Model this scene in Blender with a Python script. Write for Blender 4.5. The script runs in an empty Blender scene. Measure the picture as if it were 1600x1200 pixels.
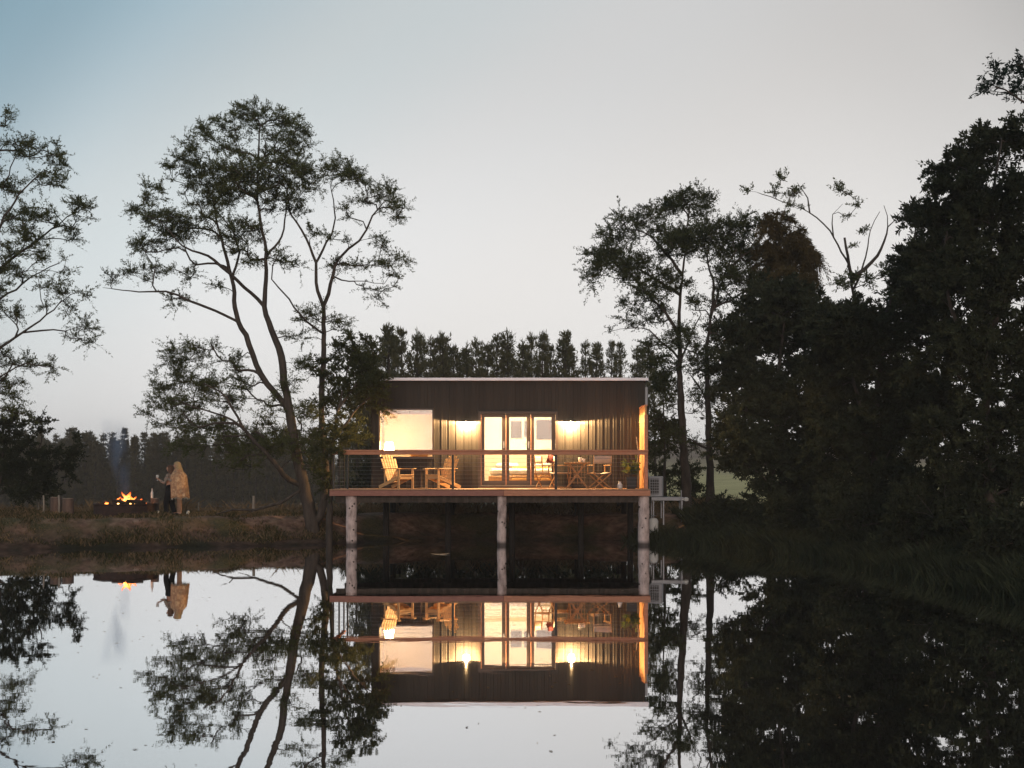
import bpy, bmesh, math, random
import numpy as np
from mathutils import Vector, Matrix
R = math.radians
S = bpy.context.scene
COL = S.collection
random.seed(7)

# ------------------------------------------------------------------ camera, sky, sun, exposure
F, HZ, CH = 1856.0, 740.0, 1.95            # focal length in photo pixels, horizon row, camera height
cam = bpy.data.objects.new('camera', bpy.data.cameras.new('camera'))
COL.objects.link(cam); S.camera = cam
cam.location = (0, 0, CH); cam.rotation_euler = (R(90), 0, 0)
cam.data.sensor_width = 36; cam.data.lens = F / 1600 * 36
cam.data.shift_y = (HZ - 600) / 1600
cam.data.clip_start = .1; cam.data.clip_end = 3000

w = bpy.data.worlds.new('World'); S.world = w; w.use_nodes = True
nt = w.node_tree; N = nt.nodes; LK = nt.links
bg = N['Background']; bg.inputs[1].default_value = .1
SUN_EL, SUN_ROT = 1.5, 180.0           # the sun has set behind the camera; its soft glow lights the fronts
sky = N.new('ShaderNodeTexSky'); sky.sky_type = 'NISHITA'; sky.sun_disc = False
sky.sun_elevation = R(SUN_EL); sky.sun_rotation = R(SUN_ROT)
tc = N.new('ShaderNodeTexCoord')
def wmath(op, a, b=None, c=None):
    n = N.new('ShaderNodeMath'); n.operation = op
    for i, v in enumerate((a, b, c)):
        if v is None: continue
        if hasattr(v, 'links'): LK.new(v, n.inputs[i])
        else: n.inputs[i].default_value = v
    return n.outputs[0]
def wdot(vec):
    n = N.new('ShaderNodeVectorMath'); n.operation = 'DOT_PRODUCT'
    LK.new(tc.outputs['Generated'], n.inputs[0]); n.inputs[1].default_value = vec
    return n.outputs['Value']
def wramp(fac, stops):
    n = N.new('ShaderNodeValToRGB'); e = n.color_ramp.elements
    while len(e) < len(stops): e.new(.5)
    for el, (p, c) in zip(e, stops):
        el.position = p; el.color = (*c, 1) if len(c) == 3 else c
    n.color_ramp.interpolation = 'B_SPLINE' if False else 'EASE'
    LK.new(fac, n.inputs[0]); return n.outputs[0]
gd = Vector((.03, 1, .08)).normalized()
glow = wmath('MULTIPLY_ADD', wdot(gd), .5, .5)                      # 1 towards the afterglow, 0 away from it
g3 = lambda v: (v, v, v)
bright = wramp(glow, [(0, g3(.62)), (.5, g3(.58)), (.85, g3(.62)), (.925, g3(.68)), (.943, g3(.87)), (.9625, g3(1.08)), (.982, g3(1.17)), (1.0, g3(1.19))])
tint = wramp(wdot((-.70, 0, 1.0)), [(.14, (1.0, .975, .955)), (.28, (1, 1, 1)), (.42, (.90, .975, 1.0)), (.62, (.53, .82, 1.0)), (1.0, (.48, .76, 1.0))])
def wmix(kind, fac, a, b):
    n = N.new('ShaderNodeMix'); n.data_type = 'RGBA'; n.blend_type = kind
    n.inputs['Factor'].default_value = fac
    for k, v in ((6, a), (7, b)):
        if hasattr(v, 'links'): LK.new(v, n.inputs[k])
        else: n.inputs[k].default_value = v
    return n.outputs[2]
high = wramp(wdot((0, 0, 1)), [(.14, g3(1.0)), (.36, g3(.765)), (1.0, g3(.74))])
after = wmix('MULTIPLY', 1, wmix('MULTIPLY', 1, wmix('MULTIPLY', 1, bright, tint), high), (8.0, 8.0, 8.0, 1))
hs = N.new('ShaderNodeHueSaturation'); hs.inputs['Saturation'].default_value = .35; hs.inputs['Value'].default_value = 1.6
LK.new(sky.outputs[0], hs.inputs['Color'])
LK.new(wmix('MIX', .88, hs.outputs[0], after), bg.inputs[0])

sl = bpy.data.lights.new('sun', 'SUN'); sl.energy = 1.4; sl.angle = R(30); sl.color = (1, .80, .68)
so = bpy.data.objects.new('sun', sl); COL.objects.link(so)
so.rotation_euler = (R(90 - 6), 0, R(180 - SUN_ROT))
S.view_settings.view_transform = 'Standard'; S.view_settings.look = 'None'
S.view_settings.exposure = 0; S.view_settings.gamma = 1; S.view_settings.use_curve_mapping = False
cy = S.cycles
cy.max_bounces = 6; cy.diffuse_bounces = 3; cy.glossy_bounces = 3; cy.transmission_bounces = 3
cy.transparent_max_bounces = 12; cy.volume_bounces = 0; cy.sample_clamp_indirect = 4; cy.sample_clamp_direct = 0
cy.caustics_reflective = False; cy.caustics_refractive = False
cy.use_denoising = True; cy.volume_step_rate = 1.0
cy.use_adaptive_sampling = True; cy.adaptive_threshold = .01

# ------------------------------------------------------------------ helpers
def P(px, py, d):                       # a point of the place from a bearing and its distance
    return Vector(((px - 800) * d / F, d, CH + (HZ - py) * d / F))

def pm(name, c1, c2=None, scale=4, rough=.7, bump=.15, stretch=(1, 1, 1), rand=0.0, metal=0, detail=5, spec=.3, c3=None, island=0.0):
    m = bpy.data.materials.new(name); m.use_nodes = True
    t = m.node_tree; n = t.nodes; l = t.links
    b = n['Principled BSDF']; b.inputs['Roughness'].default_value = rough; b.inputs['Metallic'].default_value = metal
    b.inputs['Specular IOR Level'].default_value = spec
    c2 = c2 or tuple(x * .75 for x in c1)
    tcx = n.new('ShaderNodeTexCoord'); mp = n.new('ShaderNodeMapping'); mp.inputs['Scale'].default_value = stretch
    l.new(tcx.outputs['Object'], mp.inputs[0])
    no = n.new('ShaderNodeTexNoise'); no.inputs['Scale'].default_value = scale; no.inputs['Detail'].default_value = detail
    no.inputs['Roughness'].default_value = .65
    l.new(mp.outputs[0], no.inputs['Vector'])
    rp = n.new('ShaderNodeValToRGB'); e = rp.color_ramp.elements
    e[0].position = .32; e[0].color = (*c2, 1); e[1].position = .68; e[1].color = (*c1, 1)
    if c3: x = e.new(.5); x.color = (*c3, 1)
    l.new(no.outputs[0], rp.inputs[0]); out = rp.outputs[0]
    if rand or island:
        if rand: oi = n.new('ShaderNodeObjectInfo').outputs['Random']; amt = rand
        else: oi = n.new('ShaderNodeNewGeometry').outputs['Random Per Island']; amt = island
        mr = n.new('ShaderNodeMapRange'); mr.inputs[3].default_value = 1 - amt; mr.inputs[4].default_value = 1 + amt
        l.new(oi, mr.inputs[0])
        mx = n.new('ShaderNodeMix'); mx.data_type = 'RGBA'; mx.blend_type = 'MULTIPLY'; mx.inputs[0].default_value = 1
        l.new(out, mx.inputs[6]); l.new(mr.outputs[0], mx.inputs[7]); out = mx.outputs[2]
    l.new(out, b.inputs['Base Color'])
    if bump:
        bp = n.new('ShaderNodeBump'); bp.inputs['Strength'].default_value = bump; bp.inputs['Distance'].default_value = .02
        l.new(no.outputs[0], bp.inputs['Height']); l.new(bp.outputs[0], b.inputs['Normal'])
    return m

def leafmat(name, c1, c2, trans=.25):
    m = bpy.data.materials.new(name); m.use_nodes = True
    t = m.node_tree; n = t.nodes; l = t.links; n.clear()
    o = n.new('ShaderNodeOutputMaterial'); ge = n.new('ShaderNodeNewGeometry')
    rp = n.new('ShaderNodeValToRGB'); e = rp.color_ramp.elements
    e[0].color = (*c1, 1); e[1].color = (*c2, 1)
    tcx = n.new('ShaderNodeTexCoord'); no = n.new('ShaderNodeTexNoise'); no.inputs['Scale'].default_value = .9; no.inputs['Detail'].default_value = 3
    l.new(tcx.outputs['Object'], no.inputs['Vector'])
    ad = n.new('ShaderNodeMath'); ad.operation = 'MULTIPLY_ADD'; ad.inputs[1].default_value = .5
    sb = n.new('ShaderNodeMath'); sb.operation = 'MULTIPLY_ADD'; sb.inputs[1].default_value = 1.4; sb.inputs[2].default_value = -.45
    l.new(no.outputs[0], sb.inputs[0]); l.new(ge.outputs['Random Per Island'], ad.inputs[0]); l.new(sb.outputs[0], ad.inputs[2])
    l.new(ad.outputs[0], rp.inputs[0])
    d = n.new('ShaderNodeBsdfDiffuse'); tr = n.new('ShaderNodeBsdfTranslucent'); mx = n.new('ShaderNodeMixShader'); mx.inputs[0].default_value = trans
    l.new(rp.outputs[0], d.inputs[0]); l.new(rp.outputs[0], tr.inputs[0])
    l.new(d.outputs[0], mx.inputs[1]); l.new(tr.outputs[0], mx.inputs[2]); l.new(mx.outputs[0], o.inputs[0])
    return m

def emit(name, col, strength):
    m = bpy.data.materials.new(name); m.use_nodes = True
    n = m.node_tree.nodes; n.clear(); o = n.new('ShaderNodeOutputMaterial'); e = n.new('ShaderNodeEmission')
    e.inputs[0].default_value = (*col, 1); e.inputs[1].default_value = strength
    m.node_tree.links.new(e.outputs[0], o.inputs[0]); return m

def tag(o, label=None, cat=None, group=None, kind=None):
    if label: o['label'] = label
    if cat: o['category'] = cat
    if group: o['group'] = group
    if kind: o['kind'] = kind
    return o

def thing(name, label, cat, loc=(0, 0, 0), rz=0, group=None):
    o = bpy.data.objects.new(name, None); COL.objects.link(o); o.empty_display_size = .2
    o.location = loc; o.rotation_euler = (0, 0, rz)
    return tag(o, label, cat, group)

def link(name, me, m, parent=None, loc=None, smooth=False):
    o = bpy.data.objects.new(name, me); COL.objects.link(o)
    if m is not None and not me.materials: me.materials.append(m)
    if parent is not None: o.parent = parent
    if loc is not None: o.location = loc
    if smooth:
        me.polygons.foreach_set('use_smooth', [True] * len(me.polygons))
    return o

class MB:
    def __init__(s): s.v = []; s.f = []
    def add(s, vs, fs):
        o = len(s.v); s.v += [tuple(v) for v in vs]; s.f += [tuple(i + o for i in f) for f in fs]; return s
    def box(s, c, sz, rot=None, ch=0.0):
        x, y, z = (k / 2 for k in sz); c = Vector(c)
        M = rot if rot is not None else Matrix.Identity(3)
        if ch <= 0:
            vs = [c + M @ Vector((a * x, b * y, d * z)) for a in (-1, 1) for b in (-1, 1) for d in (-1, 1)]
            return s.add(vs, [(0, 1, 3, 2), (4, 6, 7, 5), (0, 4, 5, 1), (2, 3, 7, 6), (0, 2, 6, 4), (1, 5, 7, 3)])
        bm = bmesh.new(); bmesh.ops.create_cube(bm, size=1)
        for v in bm.verts: v.co = Vector((v.co.x * 2 * x, v.co.y * 2 * y, v.co.z * 2 * z))
        bmesh.ops.bevel(bm, geom=bm.edges[:], offset=ch, segments=1, affect='EDGES')
        bm.verts.index_update()
        vs = [c + M @ v.co for v in bm.verts]; fs = [[v.index for v in f.verts] for f in bm.faces]; bm.free()
        return s.add(vs, fs)
    def bar(s, a, b, wd, th, up=(0, 0, 1), ch=0.0):       # rectangular bar from a to b
        a, b = Vector(a), Vector(b); z = (b - a); L = z.length; z.normalize()
        x = Vector(up).cross(z)
        if x.length < 1e-4: x = Vector((1, 0, 0)).cross(z)
        x.normalize(); y = z.cross(x)
        return s.box((a + b) / 2, (wd, th, L), Matrix((x, y, z)).transposed(), ch)
    def tube(s, pts, rs, n=8, cap=True):
        pts = [Vector(p) for p in pts]
        if not hasattr(rs, '__len__'): rs = [rs] * len(pts)
        o = len(s.v); prev = None
        for i, p in enumerate(pts):
            t = (pts[min(i + 1, len(pts) - 1)] - pts[max(i - 1, 0)]).normalized()
            if prev is None:
                x = t.orthogonal().normalized()
            else:
                x = prev - t * prev.dot(t)
                x = x.normalized() if x.length > 1e-5 else t.orthogonal().normalized()
            prev = x; y = t.cross(x)
            for k in range(n):
                a = 2 * math.pi * k / n
                s.v.append(tuple(p + (x * math.cos(a) + y * math.sin(a)) * rs[i]))
        for i in range(len(pts) - 1):
            for k in range(n):
                k2 = (k + 1) % n
                s.f.append((o + i * n + k, o + i * n + k2, o + (i + 1) * n + k2, o + (i + 1) * n + k))
        if cap:
            s.f.append(tuple(o + k for k in reversed(range(n)))); s.f.append(tuple(o + (len(pts) - 1) * n + k for k in range(n)))
        return s
    def lathe(s, prof, n=16, c=(0, 0, 0), sx=1, sy=1):
        o = len(s.v)
        for r, z in prof:
            for k in range(n):
                a = 2 * math.pi * k / n
                s.v.append((c[0] + r * math.cos(a) * sx, c[1] + r * math.sin(a) * sy, c[2] + z))
        for i in range(len(prof) - 1):
            for k in range(n):
                k2 = (k + 1) % n
                s.f.append((o + i * n + k, o + i * n + k2, o + (i + 1) * n + k2, o + (i + 1) * n + k))
        s.f.append(tuple(o + k for k in reversed(range(n)))); s.f.append(tuple(o + (len(prof) - 1) * n + k for k in range(n)))
        return s
    def mesh(s, name):
        me = bpy.data.meshes.new(name); me.from_pydata(s.v, [], s.f); me.update(); return me
    def build(s, name, m, parent=None, loc=None, smooth=False):
        return link(name, s.mesh(name), m, parent, loc, smooth)

def quads_mesh(name, V):                    # V: (n,4,3) -> loose quads
    n = len(V); me = bpy.data.meshes.new(name)
    me.vertices.add(n * 4); me.vertices.foreach_set('co', V.reshape(-1).astype(np.float32))
    me.loops.add(n * 4); me.loops.foreach_set('vertex_index', np.arange(n * 4, dtype=np.int32))
    me.polygons.add(n); me.polygons.foreach_set('loop_start', np.arange(0, n * 4, 4, dtype=np.int32))
    me.update(calc_edges=True); return me

def dup(root, loc=None, rz=None, label=None, scale=None):
    r = root.copy(); COL.objects.link(r)
    if loc is not None: r.location = loc
    if rz is not None: r.rotation_euler = (0, 0, rz)
    if label: r['label'] = label
    if scale is not None: r.scale = scale if hasattr(scale, '__len__') else (scale,) * 3
    for ch in list(root.children):
        c = ch.copy(); COL.objects.link(c); c.parent = r
        for g in list(ch.children):
            d = g.copy(); COL.objects.link(d); d.parent = c
    return r

# ------------------------------------------------------------------ materials
M = {}
M['clad'] = pm('charcoal_steel_cladding', (.044, .039, .034), (.035, .031, .027), 3, .62, .04, (1, 1, .3), rand=.16, spec=.15)
M['flash'] = pm('galvanised_flashing', (.46, .46, .50), (.38, .38, .42), 5, .35, .02, metal=.3)
M['roof'] = pm('roof_sheet', (.14, .14, .15), None, 3, .5, .03)
M['frame'] = pm('bronze_aluminium', (.050, .034, .027), (.040, .028, .023), 6, .45, .02)
M['merbau'] = pm('oiled_hardwood', (.70, .30, .165), (.46, .185, .105), 6, .55, .2, (1, 8, 8), rand=.16)
M['merbau_dark'] = pm('dark_hardwood', (.40, .17, .12), (.25, .10, .075), 6, .55, .2, (1, 8, 8), rand=.1)  # darker tone for the left and side fascia boards
M['deckwood'] = pm('decking', (.42, .25, .15), (.30, .17, .10), 7, .6, .2, (1, 10, 10), rand=.15)
M['screen'] = pm('cedar_screen', (.62, .33, .14), (.45, .22, .09), 6, .55, .15, (8, 8, 1), rand=.12)
M['log'] = pm('peeled_log', (.80, .64, .59), (.30, .22, .20), 5, .8, .6, (1.5, 1.5, .7), c3=(.64, .50, .46))
M['pine'] = pm('pale_pine_timber', (.70, .46, .22), (.55, .34, .15), 5, .55, .12, (6, 1, 6), rand=.12)
M['acacia'] = pm('brown_outdoor_timber', (.42, .24, .10), (.30, .16, .07), 6, .55, .12, (6, 6, 1), rand=.1)
M['canvas'] = pm('cream_canvas', (.72, .66, .55), (.62, .56, .46), 40, .9, .1)
M['black'] = pm('black_steel', (.022, .021, .02), None, 8, .5, .02)
M['steel'] = pm('brushed_steel', (.26, .26, .26), None, 10, .35, .02, metal=.7)
M['white'] = pm('white_paint', (.74, .73, .70), (.66, .65, .62), 4, .5, .02)
M['acgrey'] = pm('pale_grey_enamel', (.40, .41, .44), (.33, .34, .37), 4, .4, .02)
M['plaster'] = pm('cream_lining', (.74, .655, .53), (.71, .625, .50), 2, .85, .03)
M['ifloor'] = pm('oak_floor', (.46, .30, .17), (.34, .21, .11), 5, .5, .1, (1, 8, 8))
M['bedding'] = pm('white_bedding', (.75, .72, .66), (.66, .63, .57), 5, .9, .3)
M['ochre'] = pm('ochre_blanket', (.55, .30, .07), (.42, .21, .04), 12, .95, .3)
M['maroon'] = pm('maroon_cloth', (.20, .035, .03), (.13, .02, .02), 14, .95, .2)
M['photo1'] = pm('dark_landscape_print', (.075, .032, .013), (.010, .006, .004), 6, .6, 0, c3=(.028, .014, .007))
M['bark'] = pm('dark_bark', (.105, .082, .066), (.04, .031, .026), 9, .9, .8, (1, 1, .25), c3=(.07, .055, .045))
M['stumpdark'] = pm('dark_stump', (.030, .024, .021), (.018, .015, .013), 9, .9, .3)  # stumps under the cabin, coloured darker than the bark
M['bark_pale'] = pm('weathered_dead_wood', (.22, .18, .15), (.10, .08, .065), 9, .9, .6, (1, 1, .25))
M['rust'] = pm('rusted_steel', (.07, .038, .03), (.03, .02, .018), 9, .85, .4)
M['charwood'] = pm('charred_log', (.06, .045, .035), (.015, .012, .01), 14, .95, .6)
M['stump'] = pm('stump_bark', (.20, .13, .10), (.08, .055, .045), 8, .9, .7, (1, 1, .3))
M['cut'] = pm('sawn_end_grain', (.46, .33, .24), (.34, .24, .17), 10, .85, .2)
M['stake'] = pm('grey_timber_stake', (.40, .34, .28), (.25, .21, .17), 8, .85, .3, (1, 1, .3))
M['wire'] = pm('fence_wire', (.14, .13, .12), None, 5, .4, 0, metal=.6)
M['skin'] = pm('skin', (.50, .30, .22), (.46, .27, .19), 10, .55, .02)
M['pot'] = pm('black_planter', (.02, .02, .021), None, 6, .5, .05)
M['yellow'] = pm('yellow_green_leaf', (.50, .44, .05), (.35, .34, .04), 6, .6, .05)
L = {
 'wattle': leafmat('wattle_leaf', (.054, .062, .026), (.152, .164, .066), .35),
 'dense': leafmat('dense_evergreen_leaf', (.032, .039, .018), (.112, .122, .052), .33),
 'dark': leafmat('dark_swamp_leaf', (.024, .029, .018), (.076, .084, .046), .25),
 'willow': leafmat('dry_willow_leaf', (.060, .048, .022), (.165, .118, .055), .35),
 'teal': leafmat('blue_green_leaf', (.016, .028, .022), (.050, .075, .058), .25),
 'pine': leafmat('pine_needle', (.055, .058, .028), (.19, .172, .085), .35),
 'pineb': leafmat('plantation_needle', (.070, .062, .034), (.215, .175, .100), .35),
 'pot': leafmat('potted_plant_leaf', (.06, .09, .03), (.16, .19, .07), .3),
}
# ------------------------------------------------------------------ the land and the pond
pond = [(-13.5, 30.0), (-11, 30.7), (-8.5, 31.4), (-6.8, 31.9), (-5.6, 32.4), (-4.6, 33.3), (-2, 34.8), (0.5, 35.0), (3.4, 34.4), (4.6, 32.9), (5.3, 31.6),
        (6.3, 29.6), (7.0, 27.2), (7.55, 24.8), (7.75, 22.5), (7.70, 20.6), (7.75, 18.6), (8.4, 15), (9.6, 8), (9.5, 0), (7, -9), (-4, -15), (-18, -9), (-24, 2), (-25, 14), (-21, 25), (-17, 29)]
PA = np.array(pond, float)
def inside_dist(x, y):                      # + outside the pond, - inside
    x = np.asarray(x, float); y = np.asarray(y, float)
    d = np.full(x.shape, 1e9); ins = np.zeros(x.shape, bool)
    for i in range(len(PA)):
        ax, ay = PA[i]; bx, by = PA[(i + 1) % len(PA)]
        ex, ey = bx - ax, by - ay
        t = np.clip(((x - ax) * ex + (y - ay) * ey) / (ex * ex + ey * ey), 0, 1)
        d = np.minimum(d, np.hypot(x - ax - t * ex, y - ay - t * ey))
        c = ((ay > y) != (by > y)) & (x < ex * (y - ay) / (ey + 1e-12) + ax)
        ins ^= c
    return np.where(ins, -d, d)
def ss(a, b, t): t = np.clip((t - a) / (b - a), 0, 1); return t * t * (3 - 2 * t)
def wob(x, y):
    return (np.sin(x * 1.7 + 2 * np.sin(y * .9)) * .5 + np.sin(x * .63 - y * 1.31 + 1) * .6 + np.sin(x * 3.9 + y * 2.7) * .28 + np.sin(x * 7.1 - y * 6.3) * .16)
def ground_z(x, y):
    x = np.asarray(x, float); y = np.asarray(y, float)
    sd = inside_dist(x, y) + .16 * wob(x * 1.3, y * 1.1)
    right = ss(4.0, 6.5, x)
    bank = .12 * ss(0, .25, sd) + .60 * ss(.15, 1.7 + .9 * right, sd)
    z = np.where(sd > 0, bank, -1.4 * ss(0, 2.5, -sd))
    z = z + np.where(sd > .1, .035 * wob(x, y) * ss(.1, 1, sd), 0)
    z = z - 2.1 * ss(37.6, 58, y) * (1 - ss(-3, 7, x)) - .12 * ss(36, 38, y) * (1 - ss(-6, -4, x))
    far = np.hypot(x - 2, y - 30)
    z = z + 1.0 * ss(50, 130, y) * ss(5, 25, x) + 8.0 * ss(120, 420, far) * (1 + .35 * np.sin(x * .017 + 1) + .2 * np.sin(x * .041))
    return z
def gz(x, y): return float(ground_z(np.array([x]), np.array([y]))[0])
def axis(a, b, fa, fb, fine, grow):
    pts = list(np.arange(fa, fb, fine)); st = fine; p = fa
    while p > a: st *= grow; p -= st; pts.insert(0, p)
    st = fine; p = pts[-1]
    while p < b: st *= grow; p += st; pts.append(p)
    return np.array(pts)
ax_, ay_ = axis(-900, 900, -17, 13, .17, 1.13), axis(-300, 1500, 14, 39, .17, 1.13)
GX, GY = np.meshgrid(ax_, ay_); GZ = ground_z(GX, GY)
nx, ny = len(ax_), len(ay_)
me = bpy.data.meshes.new('ground')
idx = (np.arange(ny - 1)[:, None] * nx + np.arange(nx - 1)[None]).reshape(-1)
faces = np.stack([idx, idx + 1, idx + nx + 1, idx + nx], 1)
me.vertices.add(nx * ny); me.vertices.foreach_set('co', np.stack([GX, GY, GZ], -1).reshape(-1).astype(np.float32))
me.loops.add(faces.size); me.loops.foreach_set('vertex_index', faces.reshape(-1).astype(np.int32))
me.polygons.add(len(faces)); me.polygons.foreach_set('loop_start', np.arange(0, faces.size, 4, dtype=np.int32))
me.update(calc_edges=True)
def groundmat():
    m = bpy.data.materials.new('bank_soil_and_grass'); m.use_nodes = True
    t = m.node_tree; n = t.nodes; l = t.links; b = n['Principled BSDF']; b.inputs['Roughness'].default_value = .95; b.inputs['Specular IOR Level'].default_value = .15
    geo = n.new('ShaderNodeNewGeometry')
    def noise(s, det=6):
        q = n.new('ShaderNodeTexNoise'); q.inputs['Scale'].default_value = s; q.inputs['Detail'].default_value = det; l.new(geo.outputs['Position'], q.inputs['Vector']); return q.outputs[0]
    def ramp(f, stops):
        r = n.new('ShaderNodeValToRGB'); e = r.color_ramp.elements
        while len(e) < len(stops): e.new(.5)
        for el, (p, c) in zip(e, stops): el.position = p; el.color = (*c, 1)
        l.new(f, r.inputs[0]); return r.outputs[0]
    def mix(f, a, c):
        x = n.new('ShaderNodeMix'); x.data_type = 'RGBA'; l.new(f, x.inputs[0]); l.new(a, x.inputs[6]); l.new(c, x.inputs[7]); return x.outputs[2]
    n1, n2, n3 = noise(.8), noise(5), noise(22, 4)
    soil = ramp(n2, [(.3, (.12, .066, .047)), (.5, (.27, .155, .108)), (.72, (.44, .285, .20))])
    turf = ramp(n3, [(.3, (.045, .045, .02)), (.6, (.13, .105, .05)), (.8, (.22, .165, .085))])
    near = mix(ramp(n1, [(.42, (0, 0, 0)), (.58, (1, 1, 1))]), soil, turf)
    field = ramp(noise(.25), [(.3, (.50, .40, .17)), (.7, (.64, .52, .24))])
    sx = n.new('ShaderNodeSeparateXYZ'); l.new(geo.outputs['Position'], sx.inputs[0])
    mr = n.new('ShaderNodeMapRange'); mr.inputs[1].default_value = 40; mr.inputs[2].default_value = 58; l.new(sx.outputs['Y'], mr.inputs[0])
    hill = ramp(noise(.05), [(.35, (.20, .12, .08)), (.65, (.30, .20, .12))])
    mh = n.new('ShaderNodeMapRange'); mh.inputs[1].default_value = 150; mh.inputs[2].default_value = 260; l.new(sx.outputs['Y'], mh.inputs[0])
    low_dark = n.new('ShaderNodeMapRange'); low_dark.inputs[1].default_value = .0; low_dark.inputs[2].default_value = .70; low_dark.inputs[3].default_value = .20; low_dark.inputs[4].default_value = 1; l.new(sx.outputs['Z'], low_dark.inputs[0])  # soil colour darkens towards the foot of the bank
    col = mix(mh.outputs[0], mix(mr.outputs[0], near, field), hill)
    mm = n.new('ShaderNodeMix'); mm.data_type = 'RGBA'; mm.blend_type = 'MULTIPLY'; mm.inputs[0].default_value = 1
    l.new(col, mm.inputs[6]); l.new(low_dark.outputs[0], mm.inputs[7]); l.new(mm.outputs[2], b.inputs['Base Color'])
    bp = n.new('ShaderNodeBump'); bp.inputs['Strength'].default_value = .8; bp.inputs['Distance'].default_value = .08
    l.new(n2, bp.inputs['Height']); l.new(bp.outputs[0], b.inputs['Normal'])
    return m
g = link('ground', me, groundmat(), smooth=True); tag(g, kind='structure')

def watermat():
    m = bpy.data.materials.new('still_pond_water'); m.use_nodes = True
    t = m.node_tree; n = t.nodes; l = t.links; n.clear(); o = n.new('ShaderNodeOutputMaterial')
    geo = n.new('ShaderNodeNewGeometry')
    mp = n.new('ShaderNodeMapping'); mp.inputs['Scale'].default_value = (1.0, 1.9, 1); l.new(geo.outputs['Position'], mp.inputs[0])
    a = n.new('ShaderNodeTexNoise'); a.inputs['Scale'].default_value = 1.6; a.inputs['Detail'].default_value = 2; l.new(mp.outputs[0], a.inputs['Vector'])
    c = n.new('ShaderNodeTexNoise'); c.inputs['Scale'].default_value = 9; c.inputs['Detail'].default_value = 2; l.new(mp.outputs[0], c.inputs['Vector'])
    pt = n.new('ShaderNodeTexNoise'); pt.inputs['Scale'].default_value = .22; l.new(geo.outputs['Position'], pt.inputs['Vector'])
    pr = n.new('ShaderNodeMapRange'); pr.inputs[1].default_value = .45; pr.inputs[2].default_value = .7; pr.inputs[3].default_value = .25; l.new(pt.outputs[0], pr.inputs[0])
    mu = n.new('ShaderNodeMath'); mu.operation = 'MULTIPLY'; l.new(c.outputs[0], mu.inputs[0]); l.new(pr.outputs[0], mu.inputs[1])
    ad = n.new('ShaderNodeMath'); ad.operation = 'MULTIPLY_ADD'; ad.inputs[1].default_value = .2; l.new(mu.outputs[0], ad.inputs[0]); l.new(a.outputs[0], ad.inputs[2])
    bp = n.new('ShaderNodeBump'); bp.inputs['Strength'].default_value = 1; bp.inputs['Distance'].default_value = .0004; l.new(ad.outputs[0], bp.inputs['Height'])
    fr = n.new('ShaderNodeFresnel'); fr.inputs['IOR'].default_value = 2.0
    gl = n.new('ShaderNodeBsdfGlossy'); gl.inputs['Roughness'].default_value = .012; gl.inputs['Color'].default_value = (.98, .985, 1, 1); l.new(bp.outputs[0], gl.inputs['Normal'])
    d = n.new('ShaderNodeBsdfDiffuse'); d.inputs[0].default_value = (.018, .016, .012, 1)
    mx = n.new('ShaderNodeMixShader'); fm = n.new('ShaderNodeMath'); fm.operation = 'MULTIPLY_ADD'; fm.use_clamp = True; fm.inputs[1].default_value = .5; fm.inputs[2].default_value = .63
    l.new(fr.outputs[0], fm.inputs[0]); l.new(fm.outputs[0], mx.inputs[0]); l.new(d.outputs[0], mx.inputs[1]); l.new(gl.outputs[0], mx.inputs[2]); l.new(mx.outputs[0], o.inputs[0])
    return m
cen = PA.mean(0); wp = PA + (PA - cen) / np.linalg.norm(PA - cen, axis=1)[:, None] * .8
me = bpy.data.meshes.new('water'); me.from_pydata([(x, y, 0) for x, y in wp], [], [tuple(range(len(wp)))]); me.update()
if me.polygons[0].normal.z < 0: me.flip_normals()
tag(link('water', me, watermat()), kind='structure')

# ------------------------------------------------------------------ cabin
YW, YB = 34.2, 38.4
XL, XR, ZF, ZT = -4.05, 3.83, 1.56, 4.62
cab = thing('cabin', 'dark metal clad cabin with glowing window and glazed doors over the pond', 'cabin', (0, YW, 0))
def loc(x, y, z): return (x, y - YW, z)
def board_mesh():                              # 1 m wide, 1 m tall steel tray with a standing rib on its left edge
    b = MB(); pr = [(0, 0), (0, -.019), (.10, -.021), (.14, -.004), (.62, -.003), (.66, -.009), (.70, -.003), (1, 0)]
    for x, y in pr: b.v.append((x, y, 0))
    for x, y in pr: b.v.append((x, y, 1))
    k = len(pr)
    for i in range(k - 1): b.f.append((i, i + 1, i + 1 + k, i + k))
    return b.mesh('cladding_board')
bmesh_board = board_mesh(); bmesh_board.materials.append(M['clad'])
def boards(x0, x1, z0, z1, n):
    for i in range(n):
        o = link('cladding_board', bmesh_board, None, cab, loc(x0 + (x1 - x0) * i / n, YW - .012, z0))
        o.scale = ((x1 - x0) / n, 1, z1 - z0)
WX0, WX1, WZ0, WZ1 = -3.85, -2.25, 2.40, 3.83
DX0, DX1, DZ1 = -.97, 1.32, 3.74
boards(XL, WX0, ZF - .1, ZT, 1); boards(WX0, WX1, WZ1, ZT, 8); boards(WX0, WX1, ZF - .1, WZ0, 8)
boards(WX1, DX0, ZF - .1, ZT, 6); boards(DX0, DX1, DZ1, ZT, 11); boards(DX1, XR, ZF - .1, ZT, 12)
def wallbox(name, x0, x1, y0, y1, z0, z1, m): return MB().box(((x0 + x1) / 2, (y0 + y1) / 2 - YW, (z0 + z1) / 2), (x1 - x0, y1 - y0, z1 - z0)).build(name, m, cab)
fw = MB()                                     # the wall core behind the cladding, with the two openings
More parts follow.
